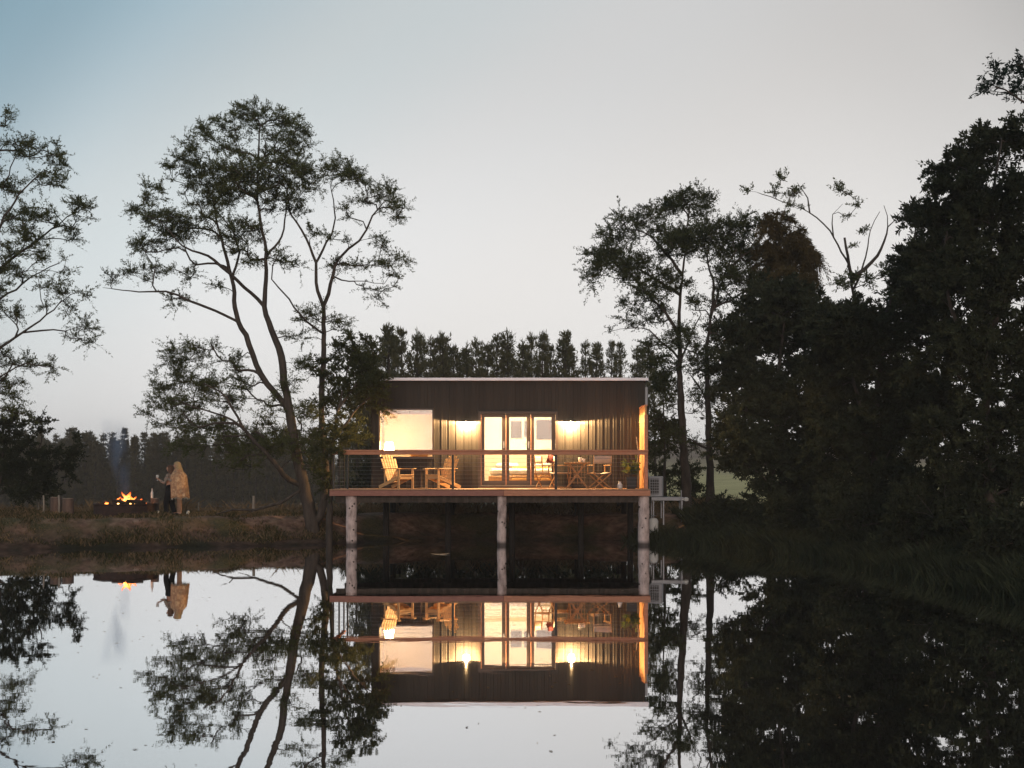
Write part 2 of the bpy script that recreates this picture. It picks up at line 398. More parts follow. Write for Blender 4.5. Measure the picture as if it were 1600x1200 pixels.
for x0, x1, z0, z1 in ((XL, WX0, ZF - .1, ZT), (WX0, WX1, WZ1, ZT), (WX0, WX1, ZF - .1, WZ0), (WX1, DX0, ZF - .1, ZT), (DX0, DX1, DZ1, ZT), (DX1, XR, ZF - .1, ZT)):
    fw.box(((x0 + x1) / 2, .065, (z0 + z1) / 2), (x1 - x0, .12, z1 - z0))
fw.build('front_wall', M['plaster'], cab)
wallbox('side_wall', XL, XL + .12, YW + .13, YB, ZF - .1, ZT - .05, M['clad'])
wallbox('side_wall', XR - .12, XR, YW + .13, YB, ZF - .1, ZT - .05, M['clad'])
wallbox('back_wall', XL + .12, XR - .12, YB - .12, YB, ZF - .1, ZT - .15, M['clad'])
wallbox('interior_lining', XL + .121, XR - .121, YB - .16, YB - .121, ZF, 4.30, M['plaster'])
wallbox('interior_lining', XR - .16, XR - .121, YW + .13, YB - .165, ZF, 4.30, M['plaster'])
wallbox('interior_lining', XL + .121, XL + .16, YW + .13, YB - .165, ZF, 4.30, M['plaster'])
wallbox('partition_wall', XL + .165, -1.70, YW + 1.75, YW + 1.85, ZF, 4.29, M['plaster'])
wallbox('partition_wall', -1.70, -1.60, YW + .13, YW + 1.85, ZF, 4.29, M['plaster'])
wallbox('ceiling', XL + .121, XR - .121, YW + .126, YB - .121, 4.302, 4.36, M['plaster'])
wallbox('floor', XL + .121, XR - .121, YW + .002, YB - .121, ZF - .1, ZF - .002, M['ifloor'])
rf = MB(); zt = ZT
rf.add([(XL - .06, -.16, zt), (XR + .06, -.16, zt), (XR + .06, YB - YW + .2, zt - .35), (XL - .06, YB - YW + .2, zt - .35),
        (XL - .06, -.16, zt + .06), (XR + .06, -.16, zt + .06), (XR + .06, YB - YW + .2, zt - .29), (XL - .06, YB - YW + .2, zt - .29)],
       [(0, 3, 2, 1), (4, 5, 6, 7), (0, 1, 5, 4), (1, 2, 6, 5), (2, 3, 7, 6), (3, 0, 4, 7)])
roof = rf.build('roof', M['roof'], cab)
MB().box(((XL + XR) / 2, -.172, zt + .036), (XR - XL + .16, .02, .085), None, .004).build('roof_flashing', M['flash'], roof)
MB().box((XR + .045, .30, 4.17), (.075, .5, .56), None, .01).tube([(XR + .05, .3, 3.9), (XR + .05, .3, 1.2)], .035, 8).build('rainwater_head', M['acgrey'], cab)
for sx in (XL + .4, XL + 2.2, 0, 2.0, XR - .4):
    for sy in (.25, 2.2, 3.9):
        b = MB().tube([(sx, sy, gz(sx, YW + sy) - .4), (sx, sy, ZF - .3)], .085, 8); b.build('stump_post', M['stumpdark'], cab)
wallbox('floor_bearer', XL + .05, XR - .05, YW + .2, YW + .32, ZF - .30, ZF - .102, M['bark'])
wallbox('floor_bearer', XL + .05, XR - .05, YW + 2.1, YW + 2.22, ZF - .30, ZF - .102, M['bark'])

def glassmat():
    m = bpy.data.materials.new('window_glass'); m.use_nodes = True
    n = m.node_tree.nodes; l = m.node_tree.links; n.clear(); o = n.new('ShaderNodeOutputMaterial')
    t = n.new('ShaderNodeBsdfTransparent'); t.inputs[0].default_value = (.97, .98, .97, 1); g_ = n.new('ShaderNodeBsdfGlossy'); g_.inputs['Roughness'].default_value = .01
    mx = n.new('ShaderNodeMixShader'); mx.inputs[0].default_value = .06
    l.new(t.outputs[0], mx.inputs[1]); l.new(g_.outputs[0], mx.inputs[2]); l.new(mx.outputs[0], o.inputs[0]); return m
M['glass'] = glassmat()
# picture window
win = MB()
win.box(((WX0 + WX1) / 2, .03, WZ1 - .02), (WX1 - WX0 - .004, .16, .04)).box(((WX0 + WX1) / 2, .03, WZ0 + .02), (WX1 - WX0 - .004, .16, .04))
win.box((WX0 + .022, .03, (WZ0 + WZ1) / 2), (.04, .16, WZ1 - WZ0 - .082)).box((WX1 - .022, .03, (WZ0 + WZ1) / 2), (.04, .16, WZ1 - WZ0 - .082))
wf = win.build('window', M['frame'], cab)
MB().box(((WX0 + WX1) / 2, .06, (WZ0 + WZ1) / 2), (WX1 - WX0 - .09, .008, WZ1 - WZ0 - .09)).build('pane', M['glass'], wf)
MB().box(((WX0 + WX1) / 2, -.075, WZ0 - .012), (WX1 - WX0 + .06, .05, .03)).build('sill', M['frame'], wf)
M['blind'] = pm('roller_blind_cloth', (.60, .42, .33), (.55, .38, .29), 40, .9, .02)
MB().box(((WX0 + WX1) / 2, .20, WZ1 - .10), (WX1 - WX0, .05, .13), None, .015).build('roller_blind', M['blind'], wf)
# three glazed door leaves in one casing
cz = MB()
cz.box((DX0 + .035, .02, (ZF + DZ1) / 2), (.068, .18, DZ1 - ZF)).box((DX1 - .035, .02, (ZF + DZ1) / 2), (.068, .18, DZ1 - ZF))
cz.box(((DX0 + DX1) / 2, .02, DZ1 - .035), (DX1 - DX0 - .142, .18, .068)).box(((DX0 + DX1) / 2, .02, ZF + .02), (DX1 - DX0 - .142, .18, .04))
cz.build('door_casing', M['frame'], cab)
lw = (DX1 - DX0 - .146) / 3
for i in range(3):
    x0 = DX0 + .072 + i * (lw + .001); x1 = x0 + lw - .004; z0, z1 = ZF + .045, DZ1 - .072; st = .105
    b = MB().box((x0 + st / 2, .05, (z0 + z1) / 2), (st, .05, z1 - z0)).box((x1 - st / 2, .05, (z0 + z1) / 2), (st, .05, z1 - z0))
    b.box(((x0 + x1) / 2, .05, z1 - .045), (lw - 2 * st - .004, .05, .09)).box(((x0 + x1) / 2, .05, z0 + .07), (lw - 2 * st - .004, .05, .14))
    dr = b.build('glazed_door', M['frame'], cab)
    MB().box(((x0 + x1) / 2, .055, (z0 + z1) / 2 + .02), (lw - 2 * st - .006, .008, z1 - z0 - .22)).build('pane', M['glass'], dr)
    hx = x1 - .05 if i == 0 else (x1 - .05 if i == 1 else x0 + .05)
    if i < 2:
        MB().box((hx, .015, 2.78), (.035, .02, .20), None, .006).bar((hx, -.02, 2.80), (hx + .11 * (-1), -.03, 2.80), .018, .018).build('handle', M['steel'], dr)
    MB().tube([(x0 + .012, .018, z0 + .02), (x0 + .012, .018, z1 - .02)], .006, 6).build('weather_strip', M['merbau'], dr)

# interior furnishings and lamps
def plight(name, p, e, col, r=.06):
    l = bpy.data.lights.new(name, 'POINT'); l.energy = e; l.color = col; l.shadow_soft_size = r
    o = bpy.data.objects.new(name, l); COL.objects.link(o); o.location = p; return o
WARM = (1.0, .80, .52)
def table_lamp(p, label, glowc, st):
    t = thing('table_lamp', label, 'lamp', p)
    MB().lathe([(.09, 0), (.09, .02), (.02, .04), (.018, .22)], 14).build('lamp_base', M['black'], t)
    MB().lathe([(.15, .20), (.105, .42)], 20).build('lamp_shade', emit('lit_shade', glowc, st), t, smooth=True)
    return t
sb = thing('sideboard', 'low timber sideboard under the bright left window', 'sideboard', (-3.0, YW + .55, ZF))
MB().box((0, 0, .45), (1.5, .36, .86), None, .01).build('cabinet', M['acacia'], sb)
for k in (-.5, 0, .5): MB().box((k, -.19, .45), (.46, .02, .74), None, .006).build('drawer_front', M['pine'], sb)
table_lamp((-3.60, YW + .62, ZF + .885), 'small glowing table lamp at the left end of the window sideboard', (1, .60, .24), 96)
cu = thing('cushion', 'ochre cushion propped on the sideboard behind the window', 'cushion', (-2.72, YW + .55, ZF + .885))
MB().box((0, .05, .055), (.52, .16, .11), None, .04).build('cushion_pad', M['ochre'], cu, smooth=True)
bed = thing('bed', 'wide white bed with ochre throw seen low through the glazed doors', 'bed', (.35, YW + 2.35, ZF))
MB().box((0, 0, .18), (2.1, 1.9, .30), None, .02).build('bed_base', M['acacia'], bed)
MB().box((0, 0, .44), (2.06, 1.86, .22), None, .07).build('mattress', M['bedding'], bed)
th = MB(); nn = 14
for i in range(nn + 1):
    for j in range(7):
        x = -.35 + 1.15 * i / nn; y = -.96 + 1.0 * j / 6
        th.v.append((x, y if j else -.965, .575 + .035 * math.sin(i * 1.7 + j) + .02 * math.sin(i * 3.1) if j else .22))
for i in range(nn):
    for j in range(6): a = i * 7 + j; th.f.append((a, a + 7, a + 8, a + 1))
th.build('throw', M['ochre'], bed, smooth=True)
for k in (-.5, .5): MB().box((k, .75, .64), (.75, .42, .18), None, .07).build('pillow', M['bedding'], bed, smooth=True)
def picture(px0, px1, py0, py1, label):
    y = YB - .20; a, b_ = P(px0, py1, y), P(px1, py0, y)
    t = thing('framed_picture', label, 'picture', ((a.x + b_.x) / 2, y, a.z)); wd, h = b_.x - a.x, b_.z - a.z
    MB().box((0, 0, h / 2), (wd - .06, .012, h - .06)).build('print', M['photo1'], t)
    f = MB().box((0, -.005, h - .015), (wd, .03, .03)).box((0, -.005, .015), (wd, .03, .03)).box((-wd / 2 + .015, -.005, h / 2), (.03, .03, h - .062)).box((wd / 2 - .015, -.005, h / 2), (.03, .03, h - .062))
    f.build('picture_frame', M['black'], t)
picture(798, 815, 658, 684, 'dark framed picture on the back wall seen through the middle door')
picture(838, 868, 656, 686, 'wide brown framed picture on the back wall seen through the right door')
picture(819, 827, 657, 683, 'narrow dark framed picture between the two larger ones')
cl = thing('ceiling_light', 'round lit ceiling light inside the cabin above the bed', 'lamp', (.0, YW + 1.5, 4.29))
MB().lathe([(.03, 0), (.16, -.02), (.17, -.07), (.10, -.11)], 20).build('diffuser', emit('lit_diffuser', (1, .73, .42), 1250), cl, smooth=True)

# two wall lights: the wide cap shades the wall above it
def lampglass():
    m = emit('lit_lamp_glass', (1, .86, .60), 26); n = m.node_tree.nodes; l = m.node_tree.links
    t = n.new('ShaderNodeBsdfTransparent'); mx = n.new('ShaderNodeMixShader'); mx.inputs[0].default_value = .4
    e = next(q for q in n if q.type == 'EMISSION'); o = next(q for q in n if q.type == 'OUTPUT_MATERIAL')
    l.new(t.outputs[0], mx.inputs[1]); l.new(e.outputs[0], mx.inputs[2]); l.new(mx.outputs[0], o.inputs[0]); return m
M['lampglass'] = lampglass()
def wall_light(px, label):
    p = P(px, 659, YW); t = thing('wall_light', label, 'lamp', (p.x, YW - .05, p.z), 0, 'wall lights beside the glazed doors')
    MB().box((0, .012, -.06), (.11, .03, .22), None, .006).build('back_plate', M['black'], t)
    MB().lathe([(.15, -.012), (.152, .0), (.12, .02), (.03, .045)], 20, (0, -.21, 0)).build('cap', M['black'], t, smooth=True)
    MB().lathe([(.05, -.21), (.085, -.19), (.105, -.13), (.10, -.07), (.07, -.03)], 14, (0, -.21, 0)).build('lamp_glass', M['lampglass'], t, smooth=True)
    MB().tube([(0, -.21, -.208), (0, -.21, -.235)], [.035, .02], 10).build('finial', M['black'], t)
    MB().bar((0, .0, .012), (0, -.16, .012), .03, .016).build('bracket', M['black'], t)
    q = plight('wall_bulb', (0, -.21, -.026), 1750, (1.0, .60, .26), .010); q.parent = t
    q2 = t
    return t
wall_light(729, 'lit wall light left of the glazed doors')
wall_light(892, 'lit wall light right of the glazed doors')

# ------------------------------------------------------------------ deck
DF, DL, DR, DZ = 32.0, -4.92, 3.73, 1.53
dk = thing('deck', 'timber deck on three log posts standing in the pond', 'deck', (0, DF, 0))
nb = 15; bw = (YW - .055 - DF) / nb
bme = MB().box((0, 0, 0), (DR - DL, bw - .006, .028), None, .004).mesh('deck_board'); bme.materials.append(M['deckwood'])
for i in range(nb): link('deck_board', bme, None, dk, ((DL + DR) / 2, bw * (i + .5) + .004, DZ - .014))
jx = -.22
MB().box(((DL + jx) / 2, .02, DZ - .108), (jx - DL - .004, .045, .15), None, .006).build('fascia_board', M['merbau_dark'], dk)
MB().box(((DR + jx) / 2, .02, DZ - .108), (DR - jx - .004, .045, .15), None, .006).build('fascia_board', M['merbau'], dk)
MB().box((DL + .024, 1.1, DZ - .108), (.045, 2.1, .15), None, .006).build('fascia_board', M['merbau_dark'], dk)
MB().box((DR - .024, 1.1, DZ - .108), (.045, 2.1, .15), None, .006).build('fascia_board', M['merbau_dark'], dk)
for i in range(14): MB().box((DL + .4 + i * .6, 1.1, DZ - .10), (.045, 2.08, .135)).build('joist', M['bark'], dk)
for y in (.25, 1.9): MB().box(((DL + DR) / 2, y, DZ - .27), (DR - DL - .3, .09, .19)).build('bearer', M['bark'], dk)
def stain(m, z0, z1, dark):
    n = m.node_tree.nodes; l = m.node_tree.links; b = n['Principled BSDF']; src = b.inputs['Base Color'].links[0].from_socket
    g_ = n.new('ShaderNodeNewGeometry'); sx = n.new('ShaderNodeSeparateXYZ'); l.new(g_.outputs['Position'], sx.inputs[0])
    mr = n.new('ShaderNodeMapRange'); mr.inputs[1].default_value = z0; mr.inputs[2].default_value = z1; mr.inputs[3].default_value = dark; mr.inputs[4].default_value = 1; l.new(sx.outputs['Z'], mr.inputs[0])
    mx = n.new('ShaderNodeMix'); mx.data_type = 'RGBA'; mx.blend_type = 'MULTIPLY'; mx.inputs[0].default_value = 1; l.new(src, mx.inputs[6]); l.new(mr.outputs[0], mx.inputs[7]); l.new(mx.outputs[2], b.inputs['Base Color'])
stain(M['log'], .05, .16, .15)                # wet algae ring at the waterline
def logpost(px, r, seed):
    rd = random.Random(seed); x = (px - 800) * (DF + .17) / F
    pts = []; rs = []
    for i in range(15):
        z = -.9 + (DZ - .186 + .9) * i / 14
        pts.append((x + rd.uniform(-.008, .008), .20 + rd.uniform(-.006, .006), z)); rs.append(r * (1.06 - .08 * i / 14) * rd.uniform(.95, 1.06))
    b = MB().tube(pts, rs, 14)
    o = b.build('log_post', M['log'], dk, smooth=True)
    for k in range(6):
        a = rd.uniform(math.pi, 2 * math.pi); z = rd.uniform(.1, 1.2)
        MB().lathe([(.03, -.012), (.022, .008), (.005, .014)], 7).build('knot', M['bark'], o, (x + math.cos(a) * r * 1.0, .20 + math.sin(a) * r * 1.0, z)).rotation_euler = (R(90), 0, a + R(90))
logpost(549, .150, 1); logpost(784, .125, 2); logpost(1006, .150, 3)
rl = thing('deck_railing', 'hardwood topped deck railing with black posts and thin steel wires', 'railing', (0, DF + .06, DZ))
RT = 2.592 - DZ
MB().box(((DL + .06 + DR - .05) / 2, 0, RT - .02), (DR - DL - .11, .13, .036), None, .006).build('top_rail', M['merbau'], rl)
MB().box(((DL + .06 + DR - .05) / 2, -.012, RT - .086), (DR - DL - .13, .04, .092), None, .005).build('rail_board', M['merbau'], rl)
MB().box((DL + .09, 1.08, RT - .02), (.12, 2.0, .036), None, .006).build('side_rail', M['merbau'], rl)
def xat(px, d): return (px - 800) * d / F
for px, yy, m, wd in ((543, 0, 'black', .045), (707.5, 0, 'black', .062), (868.5, 0, 'black', .068)):
    MB().box((xat(px, DF + .06), 0, (RT - .135) / 2), (wd, wd, RT - .137), None, .004).build('railing_post', M[m], rl)
for yy in (0.0, 1.05, 2.0): MB().box((DL + .10, yy, (RT - .04) / 2), (.042, .042, RT - .042), None, .004).build('railing_post', M['black'], rl)
for k in range(8):
    z = .09 + k * .105
    MB().tube([(DL + .1, 0, z), (DR - .25, 0, z)], .0034, 5).build('wire', M['steel'], rl)
    MB().tube([(DL + .1, .02, z), (DL + .1, 2.0, z)], .0034, 5).build('wire', M['steel'], rl)
# cedar end screen
sc = thing('timber_screen', 'warm lit upright timber screen closing the right end of the deck', 'screen', (3.64, YW, DZ + .002))
for i in range(9):
    MB().box((.05, -.14 - i * .155, 1.14), (.055, .148, 2.27), None, .006).build('upright_board', M['screen'], sc)
MB().box((.045, -1.52, 1.02), (.10, .10, 2.04), None, .006).build('end_post', M['merbau'], sc)
MB().box((.055, -.75, 2.30), (.085, 1.42, .04), None, .004).build('top_cap', M['merbau'], sc)

# ------------------------------------------------------------------ furniture on the deck
def adirondack(label):
    t = thing('adirondack_chair', label, 'chair', (0, 0, 0), 0, 'adirondack chairs on the deck')
    W_ = .58
    for s in (-1, 1):
        y = s * W_ / 2
        MB().bar((.36, y, .0), (.36, y, .56), .09, .025, (0, 1, 0), .004).build('front_leg', M['pine'], t)
        MB().bar((.40, y - s * .03, .36), (-.55, y - s * .03, .04), .10, .026, (0, 1, 0), .004).build('rear_leg', M['pine'], t)
        MB().box((.05, y + s * .03, .575), (.78, .13, .024), None, .008).build('arm_rest', M['pine'], t)
        MB().bar((-.26, y, .13), (-.26, y, .56), .06, .024, (0, 1, 0), .004).build('arm_support', M['pine'], t)
    for k in range(6):
        x = .38 - k * .092
        MB().box((x, 0, .385 - (.38 - x) * .335), (.082, W_, .022), Matrix.Rotation(R(-18), 3, 'Y'), .004).build('seat_slat', M['pine'], t)
    MB().box((.385, 0, .325), (.024, W_ - .06, .11), None, .004).build('front_rail', M['pine'], t)
    hs_ = [.66, .74, .79, .79, .74, .66]
    for k in range(6):
        u = (k - 2.5); y = u * .088; y2 = u * .112
        a = Vector((-.14, y, .16)); dirv = Vector((-.36, (y2 - y), .87)).normalized()
        MB().bar(a, a + dirv * (hs_[k] + .10), .020, .085, (0, 1, 0), .004).build('back_slat', M['pine'], t)
    MB().bar((-.30, -.29, .50), (-.30, .29, .50), .05, .022, (0, 0, 1), .003).build('back_rail', M['pine'], t)
    MB().bar((-.405, -.27, .74), (-.405, .27, .74), .04, .02, (0, 0, 1), .003).build('back_rail', M['pine'], t)
    return t
c1 = adirondack('pale slatted adirondack chair left of the small dark table, facing right')
c1.location = (xat(621, 33.1), 33.15, DZ); c1.scale = (.88, .94, .97); c1.rotation_euler = (0, 0, R(-40))
c2 = dup(c1, (xat(690, 33.1), 33.05, DZ), R(180 + 42), 'pale slatted adirondack chair beside the black rail post, facing left')
dt = thing('side_table', 'small dark round table between the two adirondack chairs', 'table', (xat(657, 33.5), 33.55, DZ))
MB().lathe([(.24, .50), (.25, .51), (.25, .525), (.24, .535)], 20).build('table_top', M['frame'], dt)
MB().lathe([(.16, 0), (.15, .02), (.04, .04), (.04, .50)], 14).build('pedestal', M['frame'], dt)

def director(label):
    t = thing('director_chair', label, 'chair', (0, 0, 0), 0, 'folding canvas chairs on the deck')
    A = M['acacia']
    for s in (-1, 1):                           # crossed legs at front and back, side rails, posts and arms
        y = s * .20
        MB().bar((-.25, y, .02), (.25, y, .42), .034, .022, (0, 1, 0), .003).build('cross_leg', A, t)
        MB().bar((.25, y + .024, .02), (-.25, y + .024, .42), .034, .022, (0, 1, 0), .003).build('cross_leg', A, t)
        x = s * .26
        MB().bar((x, -.23, .03), (x, .24, .03), .035, .03, (0, 0, 1), .003).build('foot_rail', A, t)
        MB().bar((x, -.23, .43), (x, .24, .43), .035, .03, (0, 0, 1), .003).build('seat_rail', A, t)
        MB().bar((x, -.20, .43), (x, -.20, .64), .032, .025, (0, 1, 0), .003).build('arm_post', A, t)
        MB().bar((x, .20, .43), (x, .24, .92), .034, .025, (0, 1, 0), .003).build('back_post', A, t)
        MB().box((x, -.01, .652), (.055, .46, .022), None, .006).build('arm_rest', A, t)
    b = MB(); m_ = 8
    for i in range(m_ + 1):
        u = i / m_; x = -.26 + .52 * u; z = .455 - .035 * math.sin(math.pi * u)
        b.v += [(x, -.22, z), (x, .22, z)]
    for i in range(m_): b.f.append((2 * i, 2 * i + 2, 2 * i + 3, 2 * i + 1))
    o = b.build('canvas_seat', M['canvas'], t, smooth=True); o.modifiers.new('thick', 'SOLIDIFY').thickness = .006
    b = MB()
    for i in range(m_ + 1):
        u = i / m_; x = -.27 + .54 * u; y = .245 + .03 * math.sin(math.pi * u)
        b.v += [(x, y - .015, .70), (x, y, .91)]
    for i in range(m_): b.f.append((2 * i, 2 * i + 2, 2 * i + 3, 2 * i + 1))
    o = b.build('canvas_back', M['canvas'], t, smooth=True); o.modifiers.new('thick', 'SOLIDIFY').thickness = .006
    return t
d1 = director('folding canvas chair in front of the right glazed door')
d1.location = (xat(853, 33.3), 33.35, DZ); d1.rotation_euler = (0, 0, R(65))
d2 = dup(d1, (xat(880, 33.2), 33.75, DZ), R(80), 'folding canvas chair half hidden behind the right black rail post')
d3 = dup(d1, (xat(936, 33.1), 33.05, DZ), R(200), 'folding canvas chair on the right of the slatted table')
bl = MB()
for i in range(7):
    for j in range(5):
        u, v = i / 6 - .5, j / 4 - .5
        bl.v.append((u * .34, .02 * math.sin(j * 2) + .05 * (1 if v > 0 else -1) * (1 - abs(v)) * 0 + v * .10, .0 + .02 * math.sin(i * 2.1) - abs(v) * .44))
for i in range(6):
    for j in range(4): a = i * 5 + j; bl.f.append((a, a + 5, a + 6, a + 1))
bo = bl.build('blanket', M['maroon'], None, (xat(860, 33.3), 33.40, DZ + .945), smooth=True); bo.rotation_euler = (0, 0, R(65))
bo.modifiers.new('thick', 'SOLIDIFY').thickness = .012
tag(bo, 'maroon blanket hung over the chair back by the right rail post', 'blanket')
tb = thing('slatted_table', 'folding slatted timber table on the right of the deck', 'table', (xat(902, 33.4), 33.5, DZ))
for k in range(8): MB().box((-.315 + k * .09, 0, .73), (.078, .62, .02), None, .004).build('top_slat', M['acacia'], tb)
for s in (-1, 1):
    MB().box((0, s * .25, .705), (.70, .035, .03), None, .003).build('apron', M['acacia'], tb)
    MB().bar((-.30, s * .22, 0), (.22, s * .22, .69), .034, .022, (0, 1, 0), .003).build('cross_leg', M['acacia'], tb)
    MB().bar((.30, s * .19, 0), (-.22, s * .19, .69), .034, .022, (0, 1, 0), .003).build('cross_leg', M['acacia'], tb)
for k in range(5): MB().bar((-.20 + k * .1, -.265, .12), (-.20 + k * .1, -.265, .66), .012, .012, (0, 1, 0)).build('lattice_bar', M['acacia'], tb)
for k in range(4): MB().bar((-.24, -.278, .16 + k * .15), (.24, -.278, .16 + k * .15), .012, .012, (0, 0, 1)).build('lattice_bar', M['acacia'], tb)
for k, (dx, lb) in enumerate(((.03, 'taller white cup on the slatted table'), (.13, 'shorter white cup on the right of the slatted table'))):
    h = .13 - k * .03
    tag(MB().lathe([(.03, 0), (.045, .02), (.05, h), (.042, h), (.036, .03)], 14).build('cup', M['white'], None, (xat(905, 33.3) + dx, 33.4, DZ + .742), smooth=True), lb, 'cup', 'white cups on the slatted table')
# plant in a black planter
pl = thing('potted_plant', 'leafy plant in a square black planter at the right end of the deck', 'plant', (xat(986, 33.0), 33.0, DZ))
MB().lathe([(.15, 0), (.175, .02), (.20, .30), (.20, .33), (.18, .33), (.17, .29)], 4).build('planter', M['pot'], pl).rotation_euler = (0, 0, R(45))
rg = np.random.default_rng(5)
def leafquads(base, dirs, ln, wd, rg):
    n = len(base); d = dirs / np.linalg.norm(dirs, axis=1)[:, None]
    r = rg.normal(size=(n, 3)); sd = np.cross(d, r); sd /= np.linalg.norm(sd, axis=1)[:, None] + 1e-9
    ln = ln * rg.uniform(.7, 1.3, (n, 1)); wd = wd * rg.uniform(.7, 1.3, (n, 1))
    return np.stack([base, base + d * ln * .5 + sd * wd * .5, base + d * ln, base + d * ln * .5 - sd * wd * .5], 1)
stm = MB(); lb_, ld_ = [], []
for k in range(22):
    a = rg.uniform(0, 6.28); sp = rg.uniform(.05, .30); h = rg.uniform(.25, .62)
    pts = [Vector((0, 0, .3)), Vector((math.cos(a) * sp * .4, math.sin(a) * sp * .4, .3 + h * .6)), Vector((math.cos(a) * sp, math.sin(a) * sp, .3 + h))]
    stm.tube(pts, [.006, .005, .003], 4)
    for q in range(9):
        u = rg.uniform(.35, 1); p = pts[0].lerp(pts[2], u); lb_.append(p); ld_.append((math.cos(a) + rg.normal() * .6, math.sin(a) + rg.normal() * .6, rg.uniform(-.3, .6)))
stm.build('stems', M['bark'], pl)
lv = link('foliage', quads_mesh('foliage', leafquads(np.array(lb_), np.array(ld_), .14, .055, rg)), L['pot'], pl); lv['kind'] = 'stuff'
for k in range(5):
    b0 = np.array([[-.06, -.1, .50]]) + rg.normal(size=(1, 3)) * .02
    link('yellow_leaf', quads_mesh('yellow_leaf', leafquads(b0, rg.normal(size=(1, 3)) + np.array([[-.5, -.5, .6]]), .17, .09, rg)), M['yellow'], pl)
dw = MB().tube([(0, 0, 0), (.02, .02, .35), (-.02, .0, .7), (.03, 0, 1.0), (-.02, 0, 1.28), (-.05, 0, 1.46)], [.03, .028, .03, .026, .022, .012], 9)
tag(dw.build('driftwood_branch', M['bark_pale'], None, (xat(997, 33.35), 33.35, DZ), smooth=True), 'pale bare branch standing upright behind the potted plant', 'branch')
jg = MB().lathe([(.05, 0), (.075, .03), (.07, .12), (.035, .17), (.04, .20), (.03, .20)], 14)
tag(jg.build('jug', M['white'], None, (xat(968, 33.0), 32.9, DZ), smooth=True), 'small pale jug on the deck left of the planter', 'jug')

# ------------------------------------------------------------------ air conditioner, its stand, gas bottle and tap
YA = 35.0; sA = F / YA
st_ = thing('steel_stand', 'pale steel stand carrying the air conditioner beside the cabin', 'stand', (xat(1041, YA), YA, gz(xat(1041, YA), YA)))
zt_ = CH + (HZ - 776) / sA - st_.location.z; hw = 24 / sA
MB().box((0, 0, zt_ - .06), (2 * hw + .04, .62, .10), None, .006).build('platform', M['acgrey'], st_)
for sx in (-.9, -.25, .95):
    for sy in (-.26, .26): MB().box((sx * hw, sy, (zt_ - .11) / 2 - .06), (.035, .035, zt_ - .11 + .1)).build('leg', M['acgrey'], st_)
ac = thing('air_conditioner', 'pale grey air conditioner unit with dark fan grille beside the cabin', 'air conditioner', (xat(1025, YA), YA, st_.location.z + zt_ - .008), R(-14))
MB().box((0, 0, .31), (.40, .30, .60), None, .02).build('casing', M['acgrey'], ac)
MB().box((-.03, -.152, .31), (.27, .012, .46)).build('grille_recess', M['black'], ac)
for k in range(6): MB().box((-.03, -.162, .11 + k * .08), (.27, .01, .014)).build('grille_bar', M['acgrey'], ac)
for k in range(5): MB().box((-.14 + k * .055, -.166, .31), (.010, .006, .46)).build('grille_bar', M['acgrey'], ac)
MB().tube([(-.2, .0, .5), (-.235, 0, .62), (-.24, 0, .78), (-.22, 0, .80)], .022, 7).build('pipe', M['acgrey'], ac)
gb = thing('gas_bottle', 'white gas bottle standing under the air conditioner stand', 'gas bottle', (xat(1021, 34.6), 34.6, gz(xat(1021, 34.6), 34.6)))
MB().lathe([(.10, 0), (.13, .03), (.14, .06), (.14, .36), (.10, .43), (.03, .45)], 16).build('tank', M['white'], gb, smooth=True)
MB().lathe([(.03, .45), (.03, .50), (.08, .50), (.08, .53)], 12).build('valve', M['steel'], gb)
tp = thing('tap_post', 'thin post with a white tap at the right end of the steel stand', 'tap', (xat(1062, 35), YA - .33, gz(xat(1062, 35), YA - .33)))
zz = CH + (HZ - 766) / sA - tp.location.z
MB().tube([(0, 0, -.1), (0, 0, zz)], .016, 7).build('post', M['acgrey'], tp)
MB().lathe([(.02, -.06), (.07, -.04), (.075, .03), (.03, .06)], 12, (.14, 0, zz - .26)).bar((0, 0, zz - .26), (.14, 0, zz - .26), .02, .02).build('tap_head', M['white'], tp)

# ------------------------------------------------------------------ trees
def catmull(pts, step):
    pts = [np.array(p, float) for p in pts]; out = [pts[0]]
    ex = [2 * pts[0] - pts[1]] + pts + [2 * pts[-1] - pts[-2]]
    for i in range(1, len(ex) - 2):
        p0, p1, p2, p3 = ex[i - 1:i + 3]; n = max(1, int(np.linalg.norm(p2 - p1) / step))
        for k in range(1, n + 1):
            t = k / n
            out.append(.5 * (2 * p1 + (p2 - p0) * t + (2 * p0 - 5 * p1 + 4 * p2 - p3) * t * t + (3 * p1 - p0 - 3 * p2 + p3) * t ** 3))
    return out

